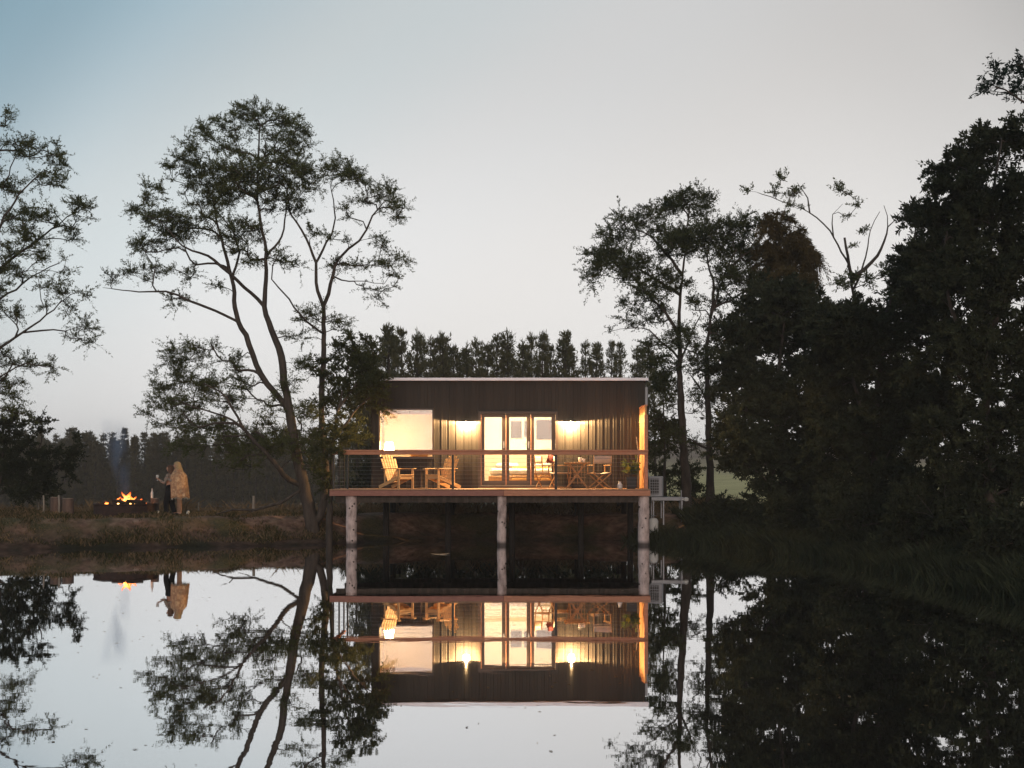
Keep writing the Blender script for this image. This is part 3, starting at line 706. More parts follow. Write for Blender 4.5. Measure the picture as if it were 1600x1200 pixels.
def make_tree(name, label, cat, d, stems, clusters, leaf, seed, group=None, ln=.10, wd=.032, per=122, cr=.27, flat=.6, dens=1.0,
              droop=0.0, depth=1.0, rtip=.006, minz=1.6, bark='bark', upb=.25, bare=0):
    rg = np.random.default_rng(seed); s = F / d
    Pn = np.zeros((60000, 3)); par = np.full(60000, -1, int); fl = np.zeros(60000); n = 0
    base = None
    for si, (pts, r0, r1) in enumerate(stems):
        big_ = si == 0
        wp_ = [np.array(P(p[0], p[1], d + (p[2] if len(p) > 2 else 0))) for p in pts]
        poly = catmull(wp_, .22)
        if base is None:
            base = np.array(poly[0]); base[2] = gz(base[0], base[1]) - .15; poly[0] = base.copy(); prev = -1; start = 0
        else:
            prev = int(np.argmin(np.linalg.norm(Pn[:n] - poly[0], axis=1))); start = 0
            poly[0] = Pn[prev] * .7 + poly[0] * .3
        for k in range(start, len(poly)):
            jit = rg.normal(size=3) * .012 if k else 0
            Pn[n] = poly[k] + jit; par[n] = prev; t = k / max(1, len(poly) - 1); fl[n] = r1 + (r0 - r1) * (1 - t) ** (1.9 if prev == -1 or big_ else 1.2); prev = n; n += 1
    tips = []
    for c in clusters:
        cx, cy_, rx, ry = c[:4]; dn = c[4] if len(c) > 4 else 1.0; doff = c[5] if len(c) > 5 else None
        k = max(1, int(round(dens * dn * rx * ry * math.pi / (s * s) / .075)))
        if doff is None: doff = rg.normal() * .45 * depth
        cc = np.array(P(cx, cy_, d + doff)); r3 = np.array([rx / s * 1.06, (rx / s * .6 + ry / s * .4 + .25) * depth, ry / s * 1.18])
        v = rg.normal(size=(k * 3, 3)); v /= np.linalg.norm(v, axis=1)[:, None]; v *= rg.uniform(0, 1, (k * 3, 1)) ** (1 / 2.4)
        keep = (v[:, 2] > -.2) | (rg.uniform(size=k * 3) < .6); v = v[keep][:k]
        tips.append(cc + v * r3)
    tips = np.concatenate(tips); gzt = ground_z(tips[:, 0], tips[:, 1]); tips[:, 2] = np.maximum(tips[:, 2], gzt + .3)
    n0 = n; dist = np.array([np.min(np.linalg.norm(Pn[:n0] - t, axis=1)) for t in tips])
    tipid = []
    ok = np.ones(60000, bool); ok[:n0] = Pn[:n0, 2] > minz
    for ti in np.argsort(dist):
        t = tips[ti]; v = t - Pn[:n]; dd = np.linalg.norm(v, axis=1) + 1e-6
        cost = dd * (1 + 2.2 * np.clip(-v[:, 2] / dd, 0, 1)) + np.where(ok[:n], 0, 3.0)
        a = int(np.argmin(cost)); L_ = dd[a]
        pd = Pn[a] - Pn[par[a]] if par[a] >= 0 else np.array([0, 0, 1.]); pd = pd / (np.linalg.norm(pd) + 1e-9)
        st = (t - Pn[a]) / L_; ctl = Pn[a] + L_ * .45 * (pd * .55 + st * .6 + np.array([0, 0, .12]))
        m = max(2, int(L_ / .2)); prev = a
        for k in range(1, m + 1):
            u = k / m; p = (1 - u) ** 2 * Pn[a] + 2 * u * (1 - u) * ctl + u * u * t
            if k < m: p = p + rg.normal(size=3) * .022
            Pn[n] = p; par[n] = prev; prev = n; n += 1
        tipid.append(prev)
    cnt = np.zeros(n); cnt[tipid] += 1
    for i in range(n - 1, 0, -1):
        if par[i] >= 0: cnt[par[i]] += cnt[i]
    rad = rtip * np.maximum(cnt, .5) ** .42; rad[:n0] = np.maximum(fl[:n0], np.minimum(rad[:n0], fl[:n0] * 1.25))
    for i in range(n0, n): rad[i] = min(rad[i], rad[par[i]] * .92)
    kids = [[] for _ in range(n)]
    for i in range(n):
        if par[i] >= 0: kids[par[i]].append(i)
    root = thing(name, label, cat, tuple(base), 0, group)
    big, small = MB(), MB()
    stack = [0]
    while stack:
        i = stack.pop(); ch = []
        if par[i] >= 0: ch.append((Pn[par[i]], min(rad[par[i]], rad[i] * 1.35)))
        j = i
        while True:
            ch.append((Pn[j], rad[j])); ks = kids[j]
            if not ks: break
            mk = max(ks, key=lambda q: rad[q] * 1000 + cnt[q]); stack += [q for q in ks if q != mk]; j = mk
        if len(ch) < 2: continue
        mr = ch[0][1]; pts = [c[0] - base for c in ch]; rs = [c[1] for c in ch]
        (big if i < n0 else small).tube(pts, rs, 9 if mr > .05 else (6 if mr > .02 else 3), cap=False)
    big.build('trunk', M[bark], root, smooth=True)
    if small.f: o = small.build('branches', M[bark], root, smooth=True); o['kind'] = 'stuff'
    tn = np.array(tipid); bs = Pn[tn]; tdir = Pn[tn] - Pn[par[tn]]; tdir /= np.linalg.norm(tdir, axis=1)[:, None] + 1e-9
    thin = np.array([i for i in range(n0, n) if cnt[i] <= 2]); thin = thin[rg.uniform(size=len(thin)) < .35]
    size = rg.uniform(.55, 1.4, len(bs))
    if bare:
        keep = rg.uniform(size=len(bs)) > bare; bs = bs[keep]; tdir = tdir[keep]; size = size[keep]
    else:
        ed = Pn[thin] - Pn[par[thin]]; ed /= np.linalg.norm(ed, axis=1)[:, None] + 1e-9
        bs = np.concatenate([bs, Pn[thin]]); tdir = np.concatenate([tdir, ed]); size = np.concatenate([size, rg.uniform(.3, .75, len(thin))])
    K = 8; tw = np.repeat(np.arange(len(bs)), K); nt_ = len(tw)
    td = tdir[tw] * .55 + rg.normal(size=(nt_, 3)) * .75 * np.array([1, 1, flat]) + np.array([0, 0, upb * 1.2]); td /= np.linalg.norm(td, axis=1)[:, None]
    tl = cr * 1.5 * size[tw] * rg.uniform(.45, 1.2, nt_); sag = rg.uniform(.1, .7, nt_) + droop * 2.5
    num = np.maximum(3, per / K * size[tw] ** 1.3 * rg.uniform(.6, 1.4, nt_)).astype(int)
    rep = np.repeat(np.arange(nt_), num); u = rg.uniform(.12, 1.0, len(rep))
    def along(ix, u): return bs[tw[ix]] + td[ix] * (tl[ix] * u)[:, None] - np.array([0, 0, 1.]) * (sag[ix] * (tl[ix] * u) ** 2)[:, None]
    B = along(rep, u) + rg.normal(size=(len(rep), 3)) * .012
    D = td[rep] * .65 + rg.normal(size=(len(rep), 3)) * .6 + np.array([0, 0, .1 - droop * 1.3])
    V = leafquads(B - base, D, ln, wd, rg)
    e0 = bs[tw] - base; e1 = along(np.arange(nt_), np.full(nt_, .55)) - base; e2 = along(np.arange(nt_), np.full(nt_, .95)) - base
    sdv = np.cross(td, rg.normal(size=td.shape)); sdv /= np.linalg.norm(sdv, axis=1)[:, None] + 1e-9; wq = sdv * .0045
    Vt = np.stack([e0 - wq, e1 - wq * .8, e2, e1 + wq * .8], 1)
    V = np.concatenate([V, Vt])
    o = link('crown', quads_mesh('crown', V), L[leaf], root); o['kind'] = 'stuff'
    return root

# the big wattle on the left of the cabin
make_tree('wattle_tree', 'tall spreading wattle with several leaning stems left of the cabin', 'tree', 33.5,
  [([(489, 830), (484, 800), (474, 758), (460, 690), (453, 650), (450, 626), (444, 600), (441, 570), (436, 545), (424, 515), (413, 480), (415, 437), (415, 392), (407, 345), (402, 300), (404, 250), (405, 205)], 0.2028, .02),
   ([(452, 648), (446, 635), (428, 612), (408, 585), (395, 555), (384, 525), (372, 503), (367, 480), (365, 447, .4), (358, 420, .6), (352, 395, .8), (340, 350, 1.0), (332, 300, 1.2)], 0.0858, .02),
   ([(367, 500), (335, 485, -.4), (309, 475, -.7), (280, 462, -.9), (258, 456, -1.0), (230, 456, -1.1), (190, 453, -1.2), (160, 450, -1.2)], 0.039, .008),
   ([(410, 475), (392, 458, -.3), (370, 437, -.7), (345, 415, -1.0), (325, 400, -1.3), (300, 391, -1.5), (285, 384, -1.6), (255, 350, -1.7)], 0.0546, .012),
   ([(365, 430, .5), (372, 405, .8), (368, 370, 1.0), (345, 338, 1.2), (320, 305, 1.3)], 0.039, .012),
   ([(415, 400), (440, 370, .6), (447, 330, .9), (450, 280, 1.1)], 0.039, .012),
   ([(457, 756), (444, 742, -.5), (422, 716, -.9), (400, 692, -1.1), (380, 668, -1.2), (362, 636, -1.3), (345, 612, -1.3), (318, 600, -1.4)], 0.0663, .02),
   ([(384, 672, -1.2), (350, 650, -1.4), (310, 638, -1.5), (270, 625, -1.5)], 0.0312, .012),
   ([(496, 822), (505, 790), (509, 742, .3), (505, 690, .3), (503, 643, .3), (504, 600, .3), (506, 560, .3), (506, 520, .3), (505, 480, .3), (496, 455, .3), (493, 411, .4), (485, 386, .5), (472, 360, .6), (456, 336, .7), (448, 300, .8)], 0.117, .015),
   ([(505, 476, .3), (513, 459, .1), (520, 430, 0), (529, 405, -.1), (545, 388, -.2), (561, 376, -.3), (572, 358, -.3), (582, 338, -.3), (600, 318, -.3)], 0.0468, .015),
   ([(493, 412, .4), (505, 390, .6), (517, 367, .8), (523, 341, .9), (518, 300, 1.0)], 0.0351, .012),
   ([(506, 525, .3), (492, 512, -.2), (469, 491, -.4), (452, 468, -.6), (437, 450, -.8), (424, 436, -.9), (426, 415, -.9), (434, 398, -.9)], 0.0351, .015),
   ([(521, 436), (545, 438, -.4), (570, 440, -.6), (600, 442, -.8)], 0.0195, .008)],
  [(405, 186, 62, 16), (341, 205, 40, 16), (440, 200, 30, 14), (469, 222, 28, 24, .7), (294, 235, 24, 14), (421, 214, 40, 12, .4), (370, 222, 30, 12, .3), (345, 236, 40, 13, .55), (455, 245, 24, 13, .5), (545, 330, 30, 14, .3), (420, 640, 30, 22, .5), (300, 700, 40, 14, .7),
   (287, 268, 26, 20), (330, 276, 40, 20, 1.3), (386, 275, 50, 22, 1.4), (437, 276, 40, 24, 1.4), (415, 245, 45, 14, .7), (482, 282, 24, 20), (520, 268, 30, 17, 1.1), (552, 279, 28, 14, 1.1),
   (590, 306, 32, 15), (619, 330, 16, 20, .9), (597, 381, 24, 9, .7), (616, 424, 20, 22, .7), (597, 464, 16, 10, .5), (565, 416, 36, 12, .6), (526, 411, 20, 12, .5), (532, 376, 24, 8, .4), (560, 452, 26, 8, .35),
   (239, 308, 20, 16), (224, 330, 20, 14, .9), (246, 342, 28, 20), (287, 348, 35, 16, 1.2), (316, 323, 28, 16, 1.1), (243, 384, 36, 10), (213, 384, 12, 7), (272, 369, 28, 13),
   (207, 427, 27, 9), (177, 434, 15, 6, .8), (246, 421, 22, 8, .7), (270, 469, 24, 11, .7), (276, 424, 20, 11, .6), (305, 427, 18, 12, .6),
   (354, 367, 28, 20, .8), (392, 360, 20, 24, .8), (341, 447, 14, 9, .6), (373, 393, 18, 14, .7), (396, 407, 16, 14, .6), (431, 405, 18, 14, .6), (455, 415, 16, 10, .6), (430, 320, 28, 18), (457, 323, 22, 14, .8), (325, 304, 40, 15), (380, 304, 45, 17, 1.1), (480, 360, 18, 10, .35),
   (485, 503, 26, 16, .8), (526, 506, 20, 13, .7), (282, 553, 22, 20), (312, 557, 25, 16, .9), (273, 597, 36, 28, 1.0), (318, 602, 33, 26, 1.0), (250, 643, 20, 20), (288, 638, 35, 16), (364, 563, 18, 16, .8), (378, 606, 20, 20, .9), (356, 632, 24, 12), (287, 667, 40, 14, 1.1), (331, 672, 40, 18, 1.1), (376, 685, 38, 18, 1.0), (420, 685, 32, 20, .9), (341, 541, 12, 8, .6),
   (477, 577, 20, 18, .9), (462, 524, 18, 12, .6), (455, 604, 14, 16, .6), (478, 655, 22, 18, .9), (434, 707, 38, 18, .8), (375, 714, 45, 18, .7), (480, 700, 28, 28, .9)],
  'wattle', 11, ln=.068, wd=.020, per=155, cr=.25, flat=.7, dens=2.3, rtip=.0095)

# the dense tree in front of the cabin's left end
make_tree('bushy_tree', 'dense bushy tree overlapping the left end of the cabin and railing', 'tree', 32.9,
  [([(514, 820), (516, 770), (520, 700), (528, 640), (540, 590), (548, 550)], .10, .02), ([(522, 690), (545, 655), (572, 625), (595, 612)], .04, .012), ([(530, 635), (552, 605), (575, 575)], .04, .012)],
  [(550, 546, 30, 18), (538, 568, 27, 25, 1.3), (573, 566, 26, 20), (550, 602, 38, 28, 1.3), (586, 602, 24, 16, .9), (600, 621, 17, 11, .7), (566, 632, 26, 22, 1.1), (527, 643, 28, 28, 1.3), (535, 679, 27, 24, 1.3), (559, 680, 17, 18, .9), (510, 703, 22, 26, 1.2), (507, 740, 16, 25, 1.0), (512, 590, 16, 30)],
  'dense', 12, ln=.095, wd=.034, per=175, cr=.27, flat=.75, depth=.7)

# tree off the left edge reaching into the frame, and the bush under it
make_tree('feathery_tree', 'feathery tree reaching in from the left edge above the fire pit side', 'tree', 31.0,
  [([(-75, 850), (-70, 700), (-62, 560), (-52, 420), (-45, 300), (-30, 220), (-10, 190)], .26, .03),
   ([(-60, 520), (-30, 420, -.4), (0, 353, -.6), (30, 305, -.8), (66, 268, -.9)], .06, .012), ([(-62, 560), (-30, 455), (0, 420), (45, 385), (93, 350), (120, 330)], .06, .012),
   ([(-64, 600), (-30, 500, .4), (0, 466, .5), (25, 452, .6), (49, 433, .7), (95, 410, .8)], .055, .012), ([(-66, 640), (-30, 570, -.3), (0, 543, -.5), (35, 520, -.6), (62, 501, -.7), (93, 475, -.8), (110, 460, -.8)], .055, .010),
   ([(35, 521, -.6), (65, 516, -.5), (102, 517, -.4), (132, 508, -.4)], .025, .008), ([(-66, 660), (-30, 620), (5, 585), (40, 568), (72, 574)], .04, .01)],
  [(4, 190, 14, 14), (27, 231, 30, 16), (88, 242, 27, 14), (84, 282, 30, 15, .8), (128, 328, 20, 15), (70, 335, 30, 14), (27, 343, 26, 18), (9, 297, 18, 18), (102, 362, 24, 11, .8), (53, 388, 40, 15), (88, 411, 25, 12, .8), (18, 424, 22, 20, 1.2),
   (110, 459, 30, 10, .7), (71, 442, 20, 10, .6), (137, 504, 17, 16, .6), (137, 537, 14, 8, .5), (18, 499, 22, 14, .7), (88, 486, 28, 10, .5), (100, 525, 22, 10, .5), (27, 565, 28, 15), (75, 574, 20, 10, .8), (13, 610, 18, 18), (20, 645, 26, 12),
   (-60, 250, 50, 40), (-70, 350, 55, 50), (-50, 450, 50, 45), (-60, 560, 50, 50), (-130, 320, 60, 60, .8), (-140, 450, 60, 60, .8), (-60, 190, 30, 30)],
  'wattle', 13, ln=.068, wd=.020, per=155, cr=.25, flat=.7, dens=2.3, rtip=.0095)
make_tree('bushy_tree', 'dark bushy tree behind the log stools at the left edge', 'tree', 36.3,
  [([(-8, 805), (-2, 760), (5, 700)], .10, .03), ([(-2, 775), (40, 735), (65, 690)], .06, .02)],
  [(18, 668, 28, 20), (60, 664, 22, 12, .9), (0, 720, 60, 40), (50, 730, 42, 40), (92, 742, 22, 38), (10, 766, 50, 16), (56, 766, 36, 12), (112, 708, 16, 24, .7), (-60, 700, 50, 60)],
  'dark', 14, ln=.10, wd=.038, per=190, cr=.30, flat=.8, minz=.9, depth=.8, dens=.9)

# right of the cabin
make_tree('gum_tree', 'twin-limbed tree with a layered crown just right of the cabin', 'tree', 36.5,
  [([(1073, 806), (1072, 760), (1069, 715), (1065, 647), (1062, 600), (1062, 552), (1061, 487), (1066, 429), (1070, 395), (1075, 341), (1078, 320)], .19, .02), ([(1062, 525), (1048, 500), (1033, 481), (1015, 462), (990, 430)], .05, .012), ([(1066, 430), (1040, 395), (1010, 365), (980, 360)], .045, .012), ([(1063, 460), (1030, 440), (985, 415), (945, 412)], .045, .012), ([(1064, 560), (1040, 540), (1005, 512), (970, 515)], .03, .008), ([(1066, 560), (1080, 520), (1095, 491), (1088, 470)], .04, .012)],
  [(1075, 316, 38, 18), (1040, 327, 20, 14), (1096, 331, 16, 18), (1001, 345, 38, 17), (966, 366, 28, 18), (949, 403, 28, 18), (929, 430, 13, 18, .9), (971, 413, 35, 18), (997, 433, 33, 20), (1014, 456, 24, 20), (1043, 381, 36, 22, 1.2), (1069, 388, 28, 24, 1.1), (1086, 368, 28, 15), (1043, 443, 28, 18), (985, 474, 18, 8, .8), (997, 505, 20, 11, .8), (966, 517, 13, 5, .6), (1023, 495, 24, 15), (1053, 531, 24, 16), (1020, 540, 18, 12, .7), (1045, 575, 18, 20, .7), (1082, 560, 14, 16, .6), (1050, 625, 16, 24, .7), (1078, 700, 14, 16, .5), (1058, 680, 14, 24, .6), (1090, 640, 12, 16, .4)],
  'dense', 15, ln=.075, wd=.025, per=160, cr=.30, flat=.85, dens=2.3, rtip=.0095)
make_tree('gum_tree', 'slimmer dark stemmed tree second to the right of the cabin', 'tree', 35.6,
  [([(1109, 806), (1110, 740), (1108, 690), (1106, 647), (1105, 590), (1105, 536), (1110, 497), (1124, 455), (1134, 422), (1150, 390)], .15, .02), ([(1107, 640), (1098, 612), (1082, 590), (1070, 575)], .035, .012), ([(1108, 704), (1095, 697), (1076, 684)], .04, .02), ([(1110, 500), (1115, 450), (1105, 400), (1112, 370)], .045, .012), ([(1130, 435), (1160, 400), (1190, 380)], .04, .012)],
  [(1127, 358, 38, 14), (1166, 355, 34, 13), (1111, 384, 28, 18), (1147, 391, 33, 20), (1186, 397, 33, 24), (1137, 433, 22, 20), (1160, 449, 28, 24, 1.1), (1121, 470, 18, 16, .8), (1085, 482, 18, 12, .6), (1079, 537, 20, 14, .6), (1122, 522, 16, 24), (1115, 570, 14, 20, .9), (1088, 576, 16, 20, .6), (1095, 612, 16, 16, .6), (1120, 620, 16, 30), (1125, 680, 16, 30), (1100, 560, 14, 14, .5)],
  'dense', 16, ln=.075, wd=.025, per=160, cr=.30, flat=.85, dens=2.3, rtip=.0095)
make_tree('bushy_tree', 'dark narrow evergreen filling the gap behind the air conditioner', 'tree', 39.5,
  [([(1040, 800), (1038, 700), (1036, 600)], .08, .02)],
  [(1035, 580, 20, 30, .9), (1030, 620, 16, 30, .9), (1043, 650, 20, 40), (1035, 700, 24, 40), (1050, 750, 24, 40), (1028, 750, 22, 36), (1080, 755, 20, 32), (1090, 790, 26, 12)],
  'dense', 17, dens=.6, ln=.13, wd=.05, per=157, cr=.30, flat=.8, minz=.9, depth=.6)
make_tree('willow_tree', 'brownish tree with drooping foliage standing above the dark thicket', 'tree', 34.5,
  [([(1222, 806), (1220, 650), (1216, 500), (1215, 420), (1222, 370)], .13, .02), ([(1216, 480), (1240, 430), (1255, 395)], .04, .012)],
  [(1212, 349, 28, 15), (1225, 371, 33, 20), (1218, 397, 38, 22), (1244, 402, 32, 24), (1258, 418, 20, 18, .8), (1200, 420, 30, 20), (1235, 440, 40, 20), (1240, 300, 14, 8, .4)],
  'willow', 18, ln=.13, wd=.022, per=260, cr=.27, flat=.9, droop=.9, dens=1.8)
make_tree('crooked_tree', 'sparse tree with crooked half bare limbs rising from the thicket', 'tree', 33.5,
  [([(1338, 815), (1338, 650), (1336, 520), (1330, 430), (1310, 384), (1288, 351), (1255, 326), (1226, 317), (1192, 303)], .15, .014), ([(1328, 425), (1324, 400), (1320, 372)], .05, .03), ([(1333, 440), (1340, 428), (1371, 400), (1388, 354), (1382, 322)], .07, .01), ([(1338, 450), (1352, 400), (1360, 360), (1375, 330)], .035, .008), ([(1300, 368), (1302, 335), (1318, 318)], .022, .006), ([(1262, 331), (1262, 310), (1245, 285)], .025, .006), ([(1386, 358), (1405, 335), (1420, 318)], .018, .005)],
  [(1184, 297, 15, 5, 1.0), (1211, 309, 18, 10, .8), (1238, 280, 20, 7, 1.1), (1256, 303, 14, 7, .8), (1298, 299, 24, 8, .9), (1331, 322, 12, 5, .8), (1327, 337, 9, 4, .6), (1241, 328, 18, 7, .7), (1345, 368, 18, 9, .6), (1330, 395, 16, 10, .5), (1315, 440, 20, 16, .8), (1345, 450, 26, 20), (1380, 425, 20, 18, .8)],
  'wattle', 19, ln=.09, wd=.03, per=105, cr=.22, flat=.6)
make_tree('thicket_tree', 'low spreading dark tree at the left of the black thicket', 'tree', 32.0,
  [([(1205, 812), (1208, 720), (1215, 600), (1225, 500)], .14, .03), ([(1206, 740), (1180, 680), (1160, 620)], .06, .02), ([(1212, 650), (1250, 590), (1270, 540)], .06, .02)],
  [(1225, 468, 62, 34), (1180, 520, 46, 38), (1262, 530, 62, 48), (1168, 600, 44, 45), (1255, 630, 78, 58), (1168, 690, 44, 45), (1228, 730, 78, 40), (1290, 515, 40, 30), (1150, 560, 26, 30, .8), (1215, 775, 40, 20, .8), (1285, 770, 50, 35)],
  'dark', 20, ln=.115, wd=.045, per=330, cr=.36, flat=.75, dens=1.55)
make_tree('thicket_tree', 'dark bushy tree in the middle of the black thicket', 'tree', 29.0,
  [([(1365, 842), (1368, 720), (1372, 600), (1390, 470), (1430, 370)], .16, .03), ([(1368, 690), (1335, 600), (1330, 520)], .06, .02)],
  [(1350, 520, 60, 34), (1425, 425, 28, 40), (1448, 350, 28, 24), (1425, 335, 16, 12, .5), (1340, 580, 70, 60), (1420, 520, 60, 60), (1350, 690, 80, 60), (1430, 640, 60, 70), (1370, 775, 90, 45), (1455, 430, 40, 50), (1320, 520, 40, 40)],
  'dark', 21, ln=.115, wd=.045, per=330, cr=.36, flat=.75, dens=1.55)
make_tree('thicket_tree', 'tallest dark tree of the thicket at the right edge', 'tree', 24.0,
  [([(1545, 905), (1548, 760), (1540, 600), (1545, 450), (1550, 330), (1560, 240)], .17, .025), ([(1543, 620), (1500, 520), (1475, 430), (1480, 360)], .06, .02), ([(1545, 520), (1590, 430), (1610, 340)], .06, .02)],
  [(1545, 240, 46, 30), (1505, 280, 36, 30), (1592, 225, 34, 28), (1470, 300, 18, 16, .6), (1500, 345, 56, 40), (1568, 335, 56, 56), (1478, 430, 54, 56), (1570, 470, 66, 66), (1500, 560, 66, 56), (1580, 620, 60, 66), (1500, 690, 66, 56), (1580, 760, 66, 56), (1490, 785, 66, 46), (1640, 420, 60, 90), (1650, 620, 60, 90)],
  'dark', 22, ln=.10, wd=.038, per=330, cr=.31, flat=.75, dens=1.55)
make_tree('overhanging_tree', 'blue green tree whose branch enters at the top right corner', 'tree', 20.0,
  [([(1790, 985), (1785, 700), (1760, 450), (1720, 280), (1670, 190)], .2, .04), ([(1700, 240), (1650, 190), (1605, 165), (1570, 140), (1540, 130)], .045, .01), ([(1680, 200), (1630, 130), (1595, 95)], .04, .01)],
  [(1572, 128, 42, 26), (1590, 86, 20, 22), (1546, 136, 26, 11), (1598, 168, 26, 20), (1650, 110, 50, 50), (1680, 200, 60, 50), (1740, 150, 70, 70, .7)],
  'teal', 23, ln=.085, wd=.026, per=140, cr=.21, flat=.7)
# shrubs along the right bank
for k, (px, d, wx, hy, lab) in enumerate(((1130, 33.4, 30, 26, 'low leafy shrub at the foot of the trees right of the cabin'), (1245, 30.6, 55, 40, 'dark shrub at the waterline left of the black thicket'), (1345, 27.5, 70, 50, 'wide dark shrub overhanging the water below the thicket'),
        (1440, 25.5, 60, 60, 'dark shrub between the two thickest trees on the right bank'), (1580, 21.5, 60, 60, 'grassy dark shrub on the mud bank at the right edge'))):
    bx = xat(px, d); yb = HZ + (CH - gz(bx, d)) * F / d
    make_tree('shrub', lab, 'shrub', d, [([(px, yb), (px + 2, yb - hy * .5), (px + 5, yb - hy)], .03, .012)],
              [(px - wx * .5, yb - hy * .5, wx * .6, hy * .55), (px + wx * .5, yb - hy * .6, wx * .6, hy * .6), (px, yb - hy * .9, wx * .7, hy * .55)], 'dark', 40 + k, ln=.12, wd=.042, per=140, cr=.28, flat=.8, minz=-5, depth=.7)

for k, (x, h, lab) in enumerate(((-4.6, 2.6, 'dark shrub behind the left end of the cabin, glimpsed under the deck'), (-2.6, 2.3, 'dark shrub behind the cabin left of the middle log post'), (-.6, 2.5, 'dark shrub behind the cabin just right of the middle log post'),
        (1.5, 2.2, 'dark shrub behind the cabin between the middle and right log posts'), (3.5, 2.6, 'dark shrub behind the cabin near the right log post'))):
    d = 41.5; px = 800 + x * F / d; z0 = gz(x, d); sc_ = F / d; yy = lambda z: HZ + (CH - z) * sc_
    make_tree('shrub', lab, 'shrub', d, [([(px, yy(z0)), (px + 3, yy(z0 + h * .5)), (px, yy(z0 + h * .9))], .04, .015)],
              [(px, yy(z0 + h * .55), 45, h * .3 * sc_), (px - 22, yy(z0 + h * .4), 34, h * .3 * sc_), (px + 24, yy(z0 + h * .8), 26, h * .2 * sc_)], 'dark', 70 + k, ln=.13, wd=.05, per=110, cr=.34, flat=.8, minz=-5, depth=.7, dens=.6)
# ------------------------------------------------------------------ pines
def pine_meshes(seed, H, spread, needle, crown0):
    rg = np.random.default_rng(seed); tr = MB(); bs, ds = [], []
    lean = rg.normal(size=2) * .02
    top = np.array([lean[0] * H, lean[1] * H, H])
    tr.tube([(0, 0, -.2), tuple(top * .5 + np.array([rg.normal() * .04, 0, 0])), tuple(top)], [.018 * H * .9, .011 * H, .012], 6)
    z = crown0 * H
    while z < H * .985:
        f = (z / H - crown0) / (1 - crown0); R_ = spread * (1 - f) ** .62 * rg.uniform(.55, 1.25) + .10
        k = rg.integers(4, 7); a0 = rg.uniform(0, 6.28)
        for j in range(k):
            a = a0 + j * 6.283 / k + rg.normal() * .25; r = R_ * rg.uniform(.55, 1.1)
            p0 = top * (z / H); p2 = p0 + np.array([math.cos(a) * r, math.sin(a) * r, r * rg.uniform(.25, .75)])
            p1 = (p0 + p2) / 2 - np.array([0, 0, .06 * r])
            tr.tube([p0, p1, p2], [.016, .012, .008], 3, False)
            m = int(10 + 26 * r)
            for q in range(m):
                u = rg.uniform(.35, 1.05); pp = p0 + (p2 - p0) * u + rg.normal(size=3) * .05
                bs.append(pp); ds.append(np.array([math.cos(a), math.sin(a), 1.1]) + rg.normal(size=3) * .8)
            for q in range(16):
                bs.append(p2 + rg.normal(size=3) * .06); ds.append(rg.normal(size=3) * .7 + np.array([0, 0, .9]))
        z += rg.uniform(.22, .42)
    for q in range(40):
        u = rg.uniform(.90, 1); bs.append(top * u); ds.append(rg.normal(size=3) * .6 + np.array([0, 0, 1.0]))
    V = leafquads(np.array(bs), np.array(ds), needle, needle * .22, rg)
    return tr.mesh('trunk'), quads_mesh('crown', V)
def pine_kind(seed, H, spread, needle, crown0, leaf, label, group):
    a, b = pine_meshes(seed, H, spread, needle, crown0)
    t = thing('pine_tree', label, 'tree', (0, 0, 0), 0, group)
    link('trunk', a, M['bark'], t); o = link('crown', b, L[leaf], t); o['kind'] = 'stuff'
    return t
rd = random.Random(3)
kinds = [pine_kind(60 + i, 7.6, .95, .20, .22, 'pine', 'slender tufted pine rising behind the cabin roof', 'pines in a row behind the cabin') for i in range(5)]
tops = [(580, 533), (601, 518), (616, 512), (632, 516), (649, 519), (668, 527), (686, 524), (697, 521), (712, 540), (727, 540), (743, 530), (765, 541), (778, 524), (797, 517), (815, 535), (830, 522), (846, 520), (859, 524), (876, 521), (890, 532), (915, 533), (931, 541), (951, 535), (972, 538), (992, 541), (1008, 536), (560, 545), (1024, 550)]
tops += [(px + 9 + rd.uniform(-4, 4), py + rd.uniform(4, 26)) for px, py in tops[::2]]
for i, (px, py) in enumerate(tops):
    d = 57 + rd.uniform(-1.2, 1.2) + (2.5 if i >= 28 else 0); p = P(px, py, d); z0 = gz(p.x, d)
    if i < 5: o = kinds[i]
    elif i == 5: o = dup(kinds[0])
    else: o = dup(kinds[rd.randrange(5)])
    s_ = (p.z - z0) / 7.6; o.location = (p.x, d, z0); o.rotation_euler = (0, 0, rd.uniform(0, 6.28)); o.scale = (s_ * rd.uniform(.62, .9),) * 2 + (s_,)
kinds = [pine_kind(80 + i, 7.2, .62, .22, .08, 'pineb', 'tall pine in the dark plantation far behind the fire pit', 'pines in the far plantation') for i in range(5)]
cnt_ = 0
for row, (d0, step, hh) in enumerate(((104.0, .58, 6.5), (106.0, .60, 6.8), (108.0, .62, 7.1))):
    x = xat(-30, d0)
    while x < xat(560 if row else 470, d0):
        d = d0 + rd.uniform(-.6, .6); xx = x + rd.uniform(-.2, .2); z0 = gz(xx, d)
        o = kinds[cnt_] if cnt_ < 5 else dup(kinds[rd.randrange(5)])
        s_ = hh / 7.2 * rd.uniform(.86, 1.08); o.location = (xx, d, z0); o.rotation_euler = (0, 0, rd.uniform(0, 6.28)); o.scale = (s_ * rd.uniform(.85, 1.25),) * 2 + (s_,)
        cnt_ += 1; x += step * rd.uniform(.8, 1.25)

